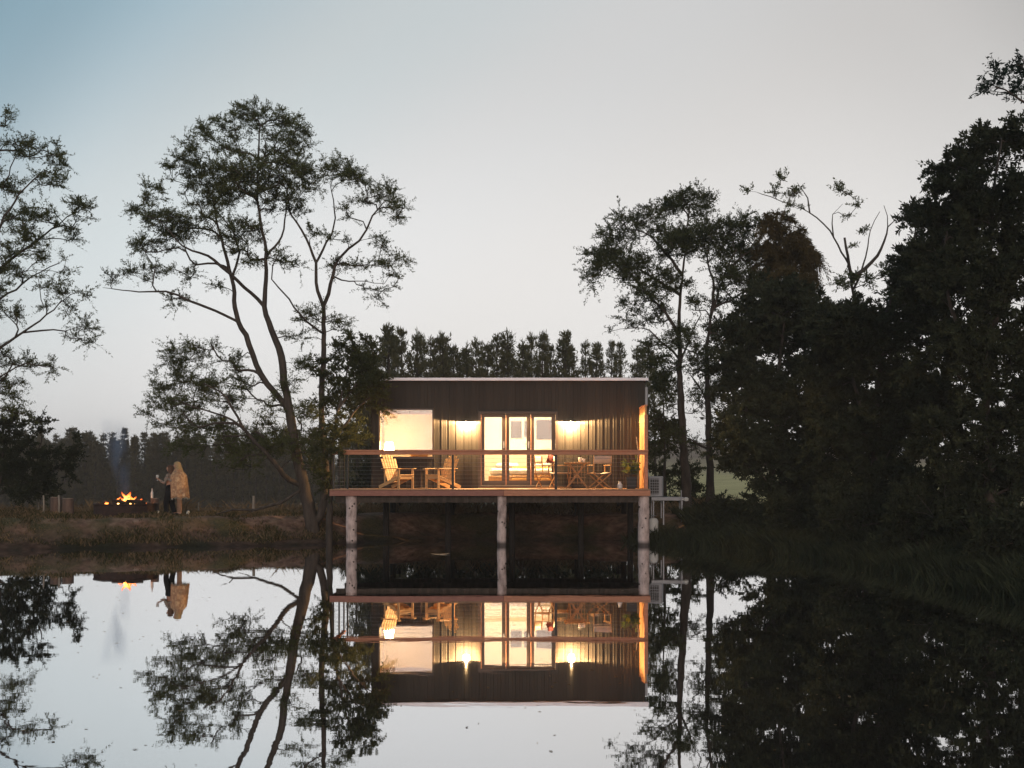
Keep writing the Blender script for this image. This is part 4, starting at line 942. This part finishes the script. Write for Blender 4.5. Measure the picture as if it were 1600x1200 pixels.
# wire fence in front of the plantation
fe = thing('wire_fence', 'low wire fence with grey posts in front of the plantation', 'fence', (0, 37.2, 0))
fx = [xat(p, 37.2) for p in (-40, 60, 150, 230, 310, 396, 470, 545)]
for x in fx:
    z = gz(x, 37.2); MB().tube([(x, 0, z - .2), (x + .01, 0, z + (.62 if x == fx[5] else .42))], .045 if x == fx[5] else .022, 7).build('fence_post', M['stake'], fe)
for k in range(4):
    MB().tube([(x, 0, gz(x, 37.2) + .08 + k * .105) for x in fx], .004, 4).build('wire', M['wire'], fe)

# ------------------------------------------------------------------ fire pit, stools, lanterns
YP = 34.3
fp = thing('fire_pit', 'wide rusty round steel fire pit on the left bank', 'fire pit', (xat(196, YP), YP, gz(xat(196, YP), YP) - .02))
MB().lathe([(.84, 0), (.87, .03), (.87, .38), (.89, .40), (.89, .43), (.83, .43), (.82, .40), (.82, .12), (.02, .10)], 36).build('ring', M['rust'], fp, smooth=False)
MB().lathe([(.05, .18), (.78, .22), (.55, .34), (.05, .38)], 18).build('ash_bed', M['charwood'], fp, smooth=True)
rdm = random.Random(4)
for k in range(9):
    a = rdm.uniform(0, 6.28); r = rdm.uniform(.1, .62); dz = rdm.uniform(.40, .50); L_ = rdm.uniform(.25, .45); ang = rdm.uniform(0, 6.28)
    c = Vector((math.cos(a) * r, math.sin(a) * r * .7 - .1, dz)); dv = Vector((math.cos(ang), math.sin(ang), rdm.uniform(-.15, .35))) * L_ / 2
    MB().tube([c - dv, c + dv], [.06, .05], 8).build('log', M['charwood'], fp, smooth=True)
def flamemat():
    m = bpy.data.materials.new('flame'); m.use_nodes = True; n = m.node_tree.nodes; l = m.node_tree.links; n.clear()
    o = n.new('ShaderNodeOutputMaterial'); e = n.new('ShaderNodeEmission'); tcx = n.new('ShaderNodeTexCoord'); sx = n.new('ShaderNodeSeparateXYZ'); l.new(tcx.outputs['Generated'], sx.inputs[0])
    rp = n.new('ShaderNodeValToRGB'); el = rp.color_ramp.elements; el[0].color = (1, .62, .20, 1); el[1].color = (1, .13, .02, 1); el[1].position = .9; x = el.new(.45); x.color = (1, .36, .07, 1)
    l.new(sx.outputs['Z'], rp.inputs[0]); l.new(rp.outputs[0], e.inputs[0])
    mr = n.new('ShaderNodeMapRange'); mr.inputs[3].default_value = 13; mr.inputs[4].default_value = 1.2; l.new(sx.outputs['Z'], mr.inputs[0]); l.new(mr.outputs[0], e.inputs[1])
    tr = n.new('ShaderNodeBsdfTransparent'); lw_ = n.new('ShaderNodeLayerWeight'); lw_.inputs[0].default_value = .45
    mx = n.new('ShaderNodeMixShader'); l.new(lw_.outputs['Facing'], mx.inputs[0]); l.new(e.outputs[0], mx.inputs[1]); l.new(tr.outputs[0], mx.inputs[2]); l.new(mx.outputs[0], o.inputs[0]); return m
M['flame'] = flamemat()
fi = thing('campfire', 'small orange campfire burning in the fire pit', 'fire', (xat(198, YP), YP - .1, fp.location.z + .40))
for k in range(22):
    x = rdm.gauss(0, .25); h = max(.08, .36 - abs(x) * .55) * rdm.uniform(.45, 1.15); r = rdm.uniform(.03, .065); sw = rdm.uniform(-.07, .07); y = rdm.uniform(-.18, .18)
    pts = [(x, y, -.04), (x + sw * .3, y, h * .25), (x - sw * .4, y, h * .55), (x + sw, y, h * .82), (x + sw * 1.4, y, h)]
    MB().tube(pts, [r * .8, r, r * .8, r * .4, .004], 8).build('flame', M['flame'], fi, smooth=True)
# smoke
def smokemat():
    m = bpy.data.materials.new('wood_smoke'); m.use_nodes = True; n = m.node_tree.nodes; l = m.node_tree.links; n.clear()
    o = n.new('ShaderNodeOutputMaterial'); v = n.new('ShaderNodeVolumePrincipled'); v.inputs['Color'].default_value = (.42, .62, 1, 1); v.inputs['Anisotropy'].default_value = .1
    tcx = n.new('ShaderNodeTexCoord'); mp = n.new('ShaderNodeMapping'); mp.inputs['Scale'].default_value = (2.2, 2.2, .7); l.new(tcx.outputs['Object'], mp.inputs[0])
    no = n.new('ShaderNodeTexNoise'); no.inputs['Scale'].default_value = 1.5; no.inputs['Detail'].default_value = 3; l.new(mp.outputs[0], no.inputs['Vector'])
    sx = n.new('ShaderNodeSeparateXYZ'); l.new(tcx.outputs['Object'], sx.inputs[0])
    mr = n.new('ShaderNodeMapRange'); mr.inputs[1].default_value = .36; mr.inputs[2].default_value = .72; mr.inputs[4].default_value = .75; l.new(no.outputs[0], mr.inputs[0])
    fz = n.new('ShaderNodeMapRange'); fz.inputs[1].default_value = 1.6; fz.inputs[2].default_value = 2.55; fz.inputs[3].default_value = 1; fz.inputs[4].default_value = 0; l.new(sx.outputs['Z'], fz.inputs[0])
    def mt(op, a, b, c=None):
        q_ = n.new('ShaderNodeMath'); q_.operation = op
        for i_, w_ in enumerate((a, b, c)):
            if w_ is None: continue
            if hasattr(w_, 'links'): l.new(w_, q_.inputs[i_])
            else: q_.inputs[i_].default_value = w_
        return q_.outputs[0]
    X, Y, Z = sx.outputs[0], sx.outputs[1], sx.outputs[2]
    dx = mt('MULTIPLY_ADD', Z, .14, X); rr2 = mt('ADD', mt('MULTIPLY', dx, dx), mt('MULTIPLY', Y, Y)); RR = mt('MULTIPLY_ADD', Z, .13, .17)
    fo = mt('SUBTRACT', 1.0, mt('DIVIDE', rr2, mt('MULTIPLY', RR, RR))); n_ = n.new('ShaderNodeClamp'); l.new(fo, n_.inputs[0])
    den = mt('MULTIPLY', mt('MULTIPLY', mr.outputs[0], fz.outputs[0]), n_.outputs[0]); l.new(mt('MULTIPLY', den, 2.6), v.inputs['Density']); l.new(v.outputs[0], o.inputs['Volume']); return m
sm = MB().tube([(-.0, 0, .08), (-.08, 0, .6), (-.17, 0, 1.2), (-.27, 0, 1.9), (-.36, 0, 2.6)], [.24, .34, .42, .50, .58], 16)
tag(sm.build('smoke', smokemat(), None, tuple(fi.location)), 'thin blue smoke drifting up from the campfire', 'smoke', None, 'stuff')

def stool(px, d, r, h, label):
    x = xat(px, d); t = thing('log_stool', label, 'stool', (x, d, gz(x, d) - .02), 0, 'sawn log stools on the bank')
    rr = random.Random(int(px)); MB().tube([(0, 0, 0), (.005, 0, h * .3), (0, .004, h * .7), (0, 0, h)], [r * 1.06, r * .98, r, r * .99], 16).build('trunk_section', M['stump'], t, smooth=True)
    MB().lathe([(r * .93, h - .004), (r * .93, h + .004), (.01, h + .006)], 16).build('sawn_top', M['cut'], t)
stool(87, 34.6, .155, .56, 'darker log stool on the left of the pair'); stool(106, 34.4, .165, .55, 'paler topped log stool on the right of the pair'); stool(242, 34.9, .12, .52, 'short log stool beside the fire pit behind the couple')
for px, h, lb in ((68, .60, 'thin grey stake at the far left of the log stools'), (92, .62, 'thin grey stake standing between the two log stools')):
    x = xat(px, 34.2); tag(MB().tube([(0, 0, -.15), (.01, 0, h * .6), (-.005, 0, h)], [.03, .026, .024], 7).build('stake', M['stake'], None, (x, 34.2, gz(x, 34.2)), smooth=True), lb, 'stake', 'grey stakes by the log stools')
bt = MB().lathe([(.035, 0), (.04, .01), (.04, .16), (.015, .22), (.015, .28), (.018, .285)], 12)
tag(bt.build('bottle', M['white'], None, (xat(238, 34.9), 34.88, gz(xat(242, 34.9), 34.9) + .51), smooth=True), 'pale bottle standing on the stool beside the fire pit', 'bottle')
M['cream'] = pm('cream_wax', (.80, .74, .62), None, 6, .5, .02)
for px, lb in ((247, 'small white lantern left of the couple beside the fire pit'), (294, 'small white lantern on the ground right of the couple')):
    x = xat(px, 34.0); t = thing('lantern', lb, 'lantern', (x, 34.0, gz(x, 34.0)), 0, 'white lanterns on the bank')
    MB().lathe([(.05, 0), (.055, .01), (.05, .10), (.03, .13)], 12).build('jar', M['cream'], t, smooth=True)
    MB().lathe([(.035, .13), (.035, .15), (.01, .16)], 12).build('lid', M['steel'], t)

# fallen bare branch on the left bank
fb = MB().tube([P(468, 766, 32.6), P(440, 785, 32.7), P(415, 792, 32.8), P(398, 797, 32.9), P(365, 796, 33), P(345, 801, 33), P(333, 806, 33)], [.05, .045, .04, .035, .028, .02, .008], 7)
fb.tube([P(365, 796, 33), P(358, 788, 33.1), P(345, 784, 33.1)], [.018, .014, .005], 5).tube([P(398, 797, 32.9), P(385, 803, 32.8), P(372, 806, 32.8)], [.018, .012, .005], 5)
tag(fb.build('fallen_branch', M['bark'], None, smooth=True), 'dark crooked fallen branch lying on the bank under the wattle', 'branch')

# ------------------------------------------------------------------ the couple by the fire
def skinned(name, joints, edges, m, parent, rootname, sub=1):
    names = list(joints); me = bpy.data.meshes.new(name)
    me.from_pydata([joints[k][0] for k in names], [(names.index(a), names.index(b)) for a, b in edges], []); me.update()
    o = link(name, me, m, parent)
    md = o.modifiers.new('skin', 'SKIN'); md.use_smooth_shade = True
    sv = me.skin_vertices[0].data
    for i, k in enumerate(names):
        r = joints[k][1]; sv[i].radius = (r, r) if not hasattr(r, '__len__') else r
        sv[i].use_root = (k == rootname)
    s_ = o.modifiers.new('sub', 'SUBSURF'); s_.levels = sub; s_.render_levels = sub + 1
    return o
def figure(t, hgt, arms, feet, lean, knee_bend=0.0, twist=0):
    """arms: two (elbow, hand) pairs; the figure faces -x"""
    k = hgt / 1.6; lx = lean
    J = {'pelvis': ((0, 0, .86 * k), (.115 * k, .14 * k)), 'waist': ((-.01 + lx * .3, 0, 1.02 * k), (.10 * k, .125 * k)), 'chest': ((lx * .7, 0, 1.20 * k), (.11 * k, .15 * k)), 'neck0': ((lx, 0, 1.335 * k), .06 * k),
         'neck': ((-.01 + lx, 0, 1.385 * k), .048 * k), 'head0': ((-.03 + lx, 0, 1.43 * k), .068 * k), 'head1': ((-.02 + lx, 0, 1.51 * k), .092 * k), 'head2': ((-.01 + lx, 0, 1.565 * k), .06 * k), 'nose': ((-.125 + lx, 0, 1.487 * k), .014 * k)}
    E = [('pelvis', 'waist'), ('waist', 'chest'), ('chest', 'neck0'), ('neck0', 'neck'), ('neck', 'head0'), ('head0', 'head1'), ('head1', 'head2'), ('head1', 'nose')]
    for i, s in enumerate((-1, 1)):
        f = feet[i]
        J[f'hip{i}'] = ((0, s * .085 * k, .80 * k), .085 * k); J[f'knee{i}'] = ((f[0] * .5 - knee_bend, s * .09 * k + f[1] * .5, .45 * k), .055 * k)
        J[f'ank{i}'] = ((f[0], s * .09 * k + f[1], .075 * k), .036 * k); J[f'toe{i}'] = ((f[0] - .15 * k, s * .10 * k + f[1], .03 * k), .03 * k); J[f'heel{i}'] = ((f[0] + .03, s * .09 * k + f[1], .035 * k), .034 * k)
        E += [('pelvis', f'hip{i}'), (f'hip{i}', f'knee{i}'), (f'knee{i}', f'ank{i}'), (f'ank{i}', f'toe{i}'), (f'ank{i}', f'heel{i}')]
        el, ha = arms[i]; el = Vector(el) * k; ha = Vector(ha) * k
        J[f'sho{i}'] = ((lx * .85, s * .155 * k, 1.28 * k), .055 * k); J[f'elb{i}'] = (tuple(el), .038 * k); J[f'wri{i}'] = (tuple(ha), .026 * k)
        dv = (ha - el).normalized(); pm_ = ha + dv * .06 * k; J[f'palm{i}'] = (tuple(pm_), .03 * k)
        E += [('chest', f'sho{i}'), (f'sho{i}', f'elb{i}'), (f'elb{i}', f'wri{i}'), (f'wri{i}', f'palm{i}')]
        up = Vector((0, 0, 1)); sdv = dv.cross(up).normalized()
        for q, (off, ln_) in enumerate(((-.027, .05), (-.009, .062), (.009, .058), (.027, .045))):
            a = pm_ + sdv * off * k + dv * .035 * k; b_ = a + dv * ln_ * .6 * k; c = b_ + (dv * .35 - up * .75).normalized() * ln_ * .55 * k
            for nm_, p_ in (('a', a), ('b', b_), ('c', c)): J[f'f{i}{q}{nm_}'] = (tuple(p_), .0085 * k)
            E += [(f'palm{i}', f'f{i}{q}a'), (f'f{i}{q}a', f'f{i}{q}b'), (f'f{i}{q}b', f'f{i}{q}c')]
        tb_ = pm_ + sdv * -.035 * k * (1 if i == 0 else -1); tc_ = tb_ + (dv * .6 + up * .7).normalized() * .05 * k
        J[f't{i}a'] = (tuple(tb_), .011 * k); J[f't{i}b'] = (tuple(tc_), .009 * k); E += [(f'wri{i}', f't{i}a'), (f't{i}a', f't{i}b')]
    skinned('body', J, E, M['skin'], t, 'pelvis')
    for s in (-1, 1): MB().lathe([(.004, -.008), (.012, 0), (.004, .008)], 8).build('eye', M['black'], t, (-.112 * k + lx, s * .034 * k, 1.512 * k))
    return J, E
def garment(name, J, keys, grow, m, t, root):
    E2 = [e for e in FE if e[0] in keys and e[1] in keys]
    J2 = {}
    for k_ in keys:
        p, r = J[k_]; J2[k_] = (p, tuple(x + grow for x in r) if hasattr(r, '__len__') else r + grow)
    return skinned(name, J2, E2, m, t, root)
M['trouser_black'] = pm('black_cloth', (.012, .012, .014), None, 20, .95, .1)
M['trouser_tan'] = pm('tan_cloth', (.36, .22, .14), (.26, .15, .10), 20, .9, .15)
M['top_red'] = pm('patterned_red_cloth', (.42, .17, .15), (.12, .035, .04), 26, .9, .1, c3=(.30, .28, .22))
M['shawl'] = pm('tan_woven_blanket', (.80, .56, .34), (.36, .18, .11), 13, .95, .3, (1, 1, 1), c3=(.52, .31, .18))
M['hair_blond'] = pm('blonde_hair', (.60, .44, .24), (.36, .23, .11), 18, .55, .3, (6, 6, .6))
M['hair_brown'] = pm('brown_hair', (.16, .08, .045), (.08, .04, .025), 18, .55, .3, (6, 6, .6))
M['boot'] = pm('dark_boot', (.03, .022, .018), None, 12, .6, .1)
YPp = 34.4
def put(px, d): x = xat(px, d); return (x, d, gz(x, d))
# blonde figure under the blanket
pb = thing('person', 'person with long blonde hair wrapped in a tan blanket, facing the fire', 'person', put(280, YPp))
J, FE = figure(pb, 1.56, [((-.16, -.20, 1.02), (-.30, -.05, 1.10)), ((-.16, .20, 1.02), (-.30, .06, 1.08))], [(.06, 0), (-.04, 0)], -.05)
garment('trousers', J, ['pelvis', 'waist', 'hip0', 'hip1', 'knee0', 'knee1', 'ank0', 'ank1'], .018, M['trouser_tan'], pb, 'pelvis')
garment('shoe', J, ['ank0', 'toe0', 'heel0'], .010, M['boot'], pb, 'ank0'); garment('shoe', J, ['ank1', 'toe1', 'heel1'], .010, M['boot'], pb, 'ank1')
garment('top', J, ['waist', 'chest', 'neck0', 'sho0', 'elb0', 'wri0', 'sho1', 'elb1', 'wri1'], .016, M['top_red'], pb, 'chest')
sh = MB(); nr, na = 13, 40; rs_ = np.random.default_rng(9); ph = rs_.uniform(0, 6.28, 4)
for i in range(nr + 1):
    u = i / nr; z = 1.36 - .83 * u; rx = .10 + .115 * ss(0, .28, u) + .02 * u; ry = .10 + .17 * ss(0, .25, u) + .01 * u
    for j in range(na):
        a = R(35) + (2 * math.pi - R(70)) * j / (na - 1) + math.pi   # open in front (towards -x)
        fold = 1 + u * (.07 * math.sin(a * 7 + ph[0]) + .04 * math.sin(a * 13 + ph[1] + u * 2))
        sh.v.append((-.05 * (1 - u) + .02 + math.cos(a) * rx * fold, math.sin(a) * ry * fold, z + .02 * math.sin(a * 5 + ph[2]) * u))
for i in range(nr):
    for j in range(na - 1): a = i * na + j; sh.f.append((a, a + 1, a + na + 1, a + na))
o = sh.build('blanket', M['shawl'], pb, smooth=True); o.modifiers.new('thick', 'SOLIDIFY').thickness = .014
fr_ = MB()
for j in range(0, na, 1):
    v = Vector(sh.v[nr * na + j]); fr_.tube([v, v + Vector((0, 0, -.045))], [.006, .003], 3, False)
o = fr_.build('fringe', M['cream'], pb); o['kind'] = 'stuff'
def hair(t, hx, k, z0, length, m, back=.05):
    b = MB(); nr, na = 12, 24
    for i in range(nr + 1):
        u = i / nr
        if u < .35: th_ = u / .35 * math.pi * .5; r = math.sin(th_) * .108 * k + .002; z = z0 + math.cos(th_) * .105 * k
        else: v = (u - .35) / .65; r = (.108 + .03 * math.sin(v * 2.2)) * k; z = z0 - v * length
        for j in range(na):
            a = 2 * math.pi * j / na; open_ = 1.0
            if u > .30 and math.cos(a) < -.35: open_ = .55
            w_ = 1 + .05 * math.sin(a * 6 + u * 5)
            b.v.append((hx + .012 + (back * max(0, u - .35) + math.cos(a) * r * open_ * w_), math.sin(a) * r * .95 * w_ * (1 if open_ == 1 else .9), z))
    for i in range(nr):
        for j in range(na): j2 = (j + 1) % na; b.f.append((i * na + j, i * na + j2, (i + 1) * na + j2, (i + 1) * na + j))
    return b.build('hair', m, t, smooth=True)
hair(pb, -.065, .975, 1.475, .42, M['hair_blond'], .16)
# second figure, dark trousers, holding out a glass
pa = thing('person', 'person in black trousers and patterned red top holding out a glass', 'person', put(267, YPp + .12), R(-8))
J, FE = figure(pa, 1.47, [((-.12, -.22, 1.02), (-.27, -.20, 1.12)), ((.05, .22, .98), (.10, .12, 1.10))], [(-.10, 0), (.08, .0)], -.02, .06)
garment('trousers', J, ['pelvis', 'waist', 'hip0', 'hip1', 'knee0', 'knee1', 'ank0', 'ank1'], .038, M['trouser_black'], pa, 'pelvis')
garment('boot', J, ['ank0', 'toe0', 'heel0'], .012, M['boot'], pa, 'ank0'); garment('boot', J, ['ank1', 'toe1', 'heel1'], .012, M['boot'], pa, 'ank1')
garment('top', J, ['waist', 'chest', 'neck0', 'sho0', 'elb0', 'wri0', 'sho1', 'elb1', 'wri1'], .020, M['top_red'], pa, 'chest')
hair(pa, -.03, .92, 1.385, .30, M['hair_brown'], .06)
wg = thing('wine_glass', 'pale wine glass held out towards the fire', 'glass', tuple(Vector(pa.location) + Matrix.Rotation(R(-8), 3, 'Z') @ Vector((-.325, -.185, 1.015))))
MB().lathe([(.03, 0), (.03, .004), (.005, .01), (.005, .07)], 12).build('stem', M['white'], wg)
MB().lathe([(.008, .07), (.035, .09), (.042, .13), (.034, .17)], 14).build('bowl', M['white'], wg, smooth=True)

# ------------------------------------------------------------------ grass, litter on the water
def grass(name, n, region, h, leaf, seed, w0=.012, lean=.5, edge=.25):
    rg = np.random.default_rng(seed); x, y = region(rg, n); sd = inside_dist(x, y); z = ground_z(x, y)
    cl = np.sin(x * 2.3 + np.sin(y * 1.7) * 2) + np.sin(y * 3.1 - x * 1.1) + .6 * np.sin(x * 6.3 + y * 4)
    k = (sd > edge) & (cl + rg.normal(size=n) * .9 > (.1 if edge > .1 else -1.2)) & (z > .02); x, y, z = x[k], y[k], z[k]; n = len(x)
    hh = h * rg.uniform(.35, 1.4, n) * (1 + .4 * cl[k].clip(-.5, 2)); a = rg.uniform(0, 6.28, n)
    b = np.stack([x, y, z - .02], 1); sd_ = np.stack([np.cos(a), np.sin(a), a * 0], 1) * w0
    tip = b + np.stack([rg.normal(size=n) * hh * lean, rg.normal(size=n) * hh * lean, hh], 1); mid = b * .45 + tip * .55 + np.stack([a * 0, a * 0, hh * .12], 1)
    V = np.stack([b - sd_, b + sd_, mid + sd_ * .6, tip], 1)
    o = link(name, quads_mesh(name, V), leaf); return o
gm = leafmat('green_grass', (.035, .04, .015), (.11, .10, .04), .3); dm = leafmat('dry_grass', (.13, .085, .045), (.40, .27, .15), .3)
def reg_left(rg, n): return rg.uniform(-16, -4.6, n), rg.uniform(30.5, 37.5, n)
def reg_back(rg, n): return rg.uniform(-20, 8, n), rg.uniform(36.5, 45, n)
def reg_right(rg, n): return 5.0 + np.abs(rg.normal(size=n)) * 3.0, rg.uniform(15, 37, n)
tag(grass('grass', 42000, reg_left, .085, gm, 1), 'short green grass tufts on the left bank', 'grass', None, 'stuff')
tag(grass('dry_grass', 40000, reg_left, .085, dm, 2), 'dry straw coloured grass on the left bank', 'grass', None, 'stuff')
tag(grass('meadow_grass', 45000, reg_back, .24, dm, 3), 'dry meadow grass between the bank and the plantation', 'grass', None, 'stuff')
tag(grass('bank_grass', 150000, reg_right, .20, L['dark'], 4, edge=.02), 'dark grass along the right bank', 'grass', None, 'stuff')
def rushes(seed, per_m, h):
    rg = np.random.default_rng(seed); B, D = [], []
    for i in range(8, 17):
        a, b_ = PA[i], PA[(i + 1) % len(PA)]; e = b_ - a; L_ = np.linalg.norm(e); k = int(L_ * per_m); t = rg.uniform(size=k)[:, None]
        nrm = np.array([-e[1], e[0]]) / L_; pp = a + e * t + nrm * (-1) * 0
        off = rg.normal(size=(k, 1)) * .22 + .12; mid = cen - a; sg = -1 if np.dot(nrm, mid) > 0 else 1
        pp = pp + nrm * off * sg; cl = np.sin(pp[:, 0] * 4 + pp[:, 1] * 3) + np.sin(pp[:, 1] * 7.3) + rg.normal(size=k) * .7
        pp = pp[cl > -.5]; z = np.maximum(ground_z(pp[:, 0], pp[:, 1]), -.05); B.append(np.stack([pp[:, 0], pp[:, 1], z - .02], 1))
    B = np.concatenate(B); n = len(B); a = rg.uniform(0, 6.28, n); hh = h * rg.uniform(.3, 1.3, n)
    w_ = np.stack([np.cos(a), np.sin(a), a * 0], 1) * .011
    tip = B + np.stack([rg.normal(size=n) * hh * .35, rg.normal(size=n) * hh * .35, hh], 1); m_ = B * .45 + tip * .55 + np.stack([a * 0, a * 0, hh * .1], 1)
    return link('rushes', quads_mesh('rushes', np.stack([B - w_, B + w_, m_ + w_ * .6, tip], 1)), L['dark'])
tag(rushes(31, 1500, .30), 'dark rushes fringing the water along the right bank', 'rushes', None, 'stuff')
rg = np.random.default_rng(21); n = 1100
x = rg.uniform(-9, 7.5, n); y = rg.uniform(6.5, 31, n) ** 1.0; k = inside_dist(x, y) < -.4; x, y = x[k], y[k]; n = len(x)
sz = rg.uniform(.008, .028, (n, 1)); a = rg.uniform(0, 6.28, n)
c = np.stack([x, y, np.full(n, .004)], 1); u = np.stack([np.cos(a), np.sin(a), a * 0], 1) * sz; v = np.stack([-np.sin(a), np.cos(a), a * 0 + .12], 1) * sz * .55
tag(link('floating_litter', quads_mesh('floating_litter', np.stack([c - u, c - v * .8, c + u, c + v], 1)), dm), 'tiny scattered leaves floating on the pond', 'leaf litter', None, 'stuff')
lf = MB(); 
for j in range(10):
    a = 2 * math.pi * j / 10; lf.v.append((math.cos(a) * .24, math.sin(a) * .10, .012 + .012 * math.cos(2 * a)))
lf.f.append(tuple(range(10)))
tag(lf.build('floating_bark', M['stake'], None, (xat(688, 28.6), 28.6, .004)), 'pale curled strip of bark floating in front of the deck posts', 'bark')

# ------------------------------------------------------------------ thin haze added to lift the blacks; also pales the far plantation
def hazemat():
    m = bpy.data.materials.new('black_lift_haze'); m.use_nodes = True; n = m.node_tree.nodes; n.clear()
    o = n.new('ShaderNodeOutputMaterial'); v = n.new('ShaderNodeVolumePrincipled'); v.inputs['Color'].default_value = (.90, .87, .84, 1)
    v.inputs['Density'].default_value = .0010; v.inputs['Anisotropy'].default_value = 0
    m.node_tree.links.new(v.outputs[0], o.inputs['Volume']); return m
x0, x1, y0, y1 = ax_[0] - 5, ax_[-1] + 5, ay_[0] - 5, ay_[-1] + 5; z0, z1 = float(GZ.min()) - 1, max(float(GZ.max()), 16.0) + 1
tag(MB().box(((x0 + x1) / 2, (y0 + y1) / 2, (z0 + z1) / 2), (x1 - x0, y1 - y0, z1 - z0)).build('haze', hazemat()), 'thin pale haze added over the pond and paddocks to lift the blacks', 'haze', None, 'stuff')
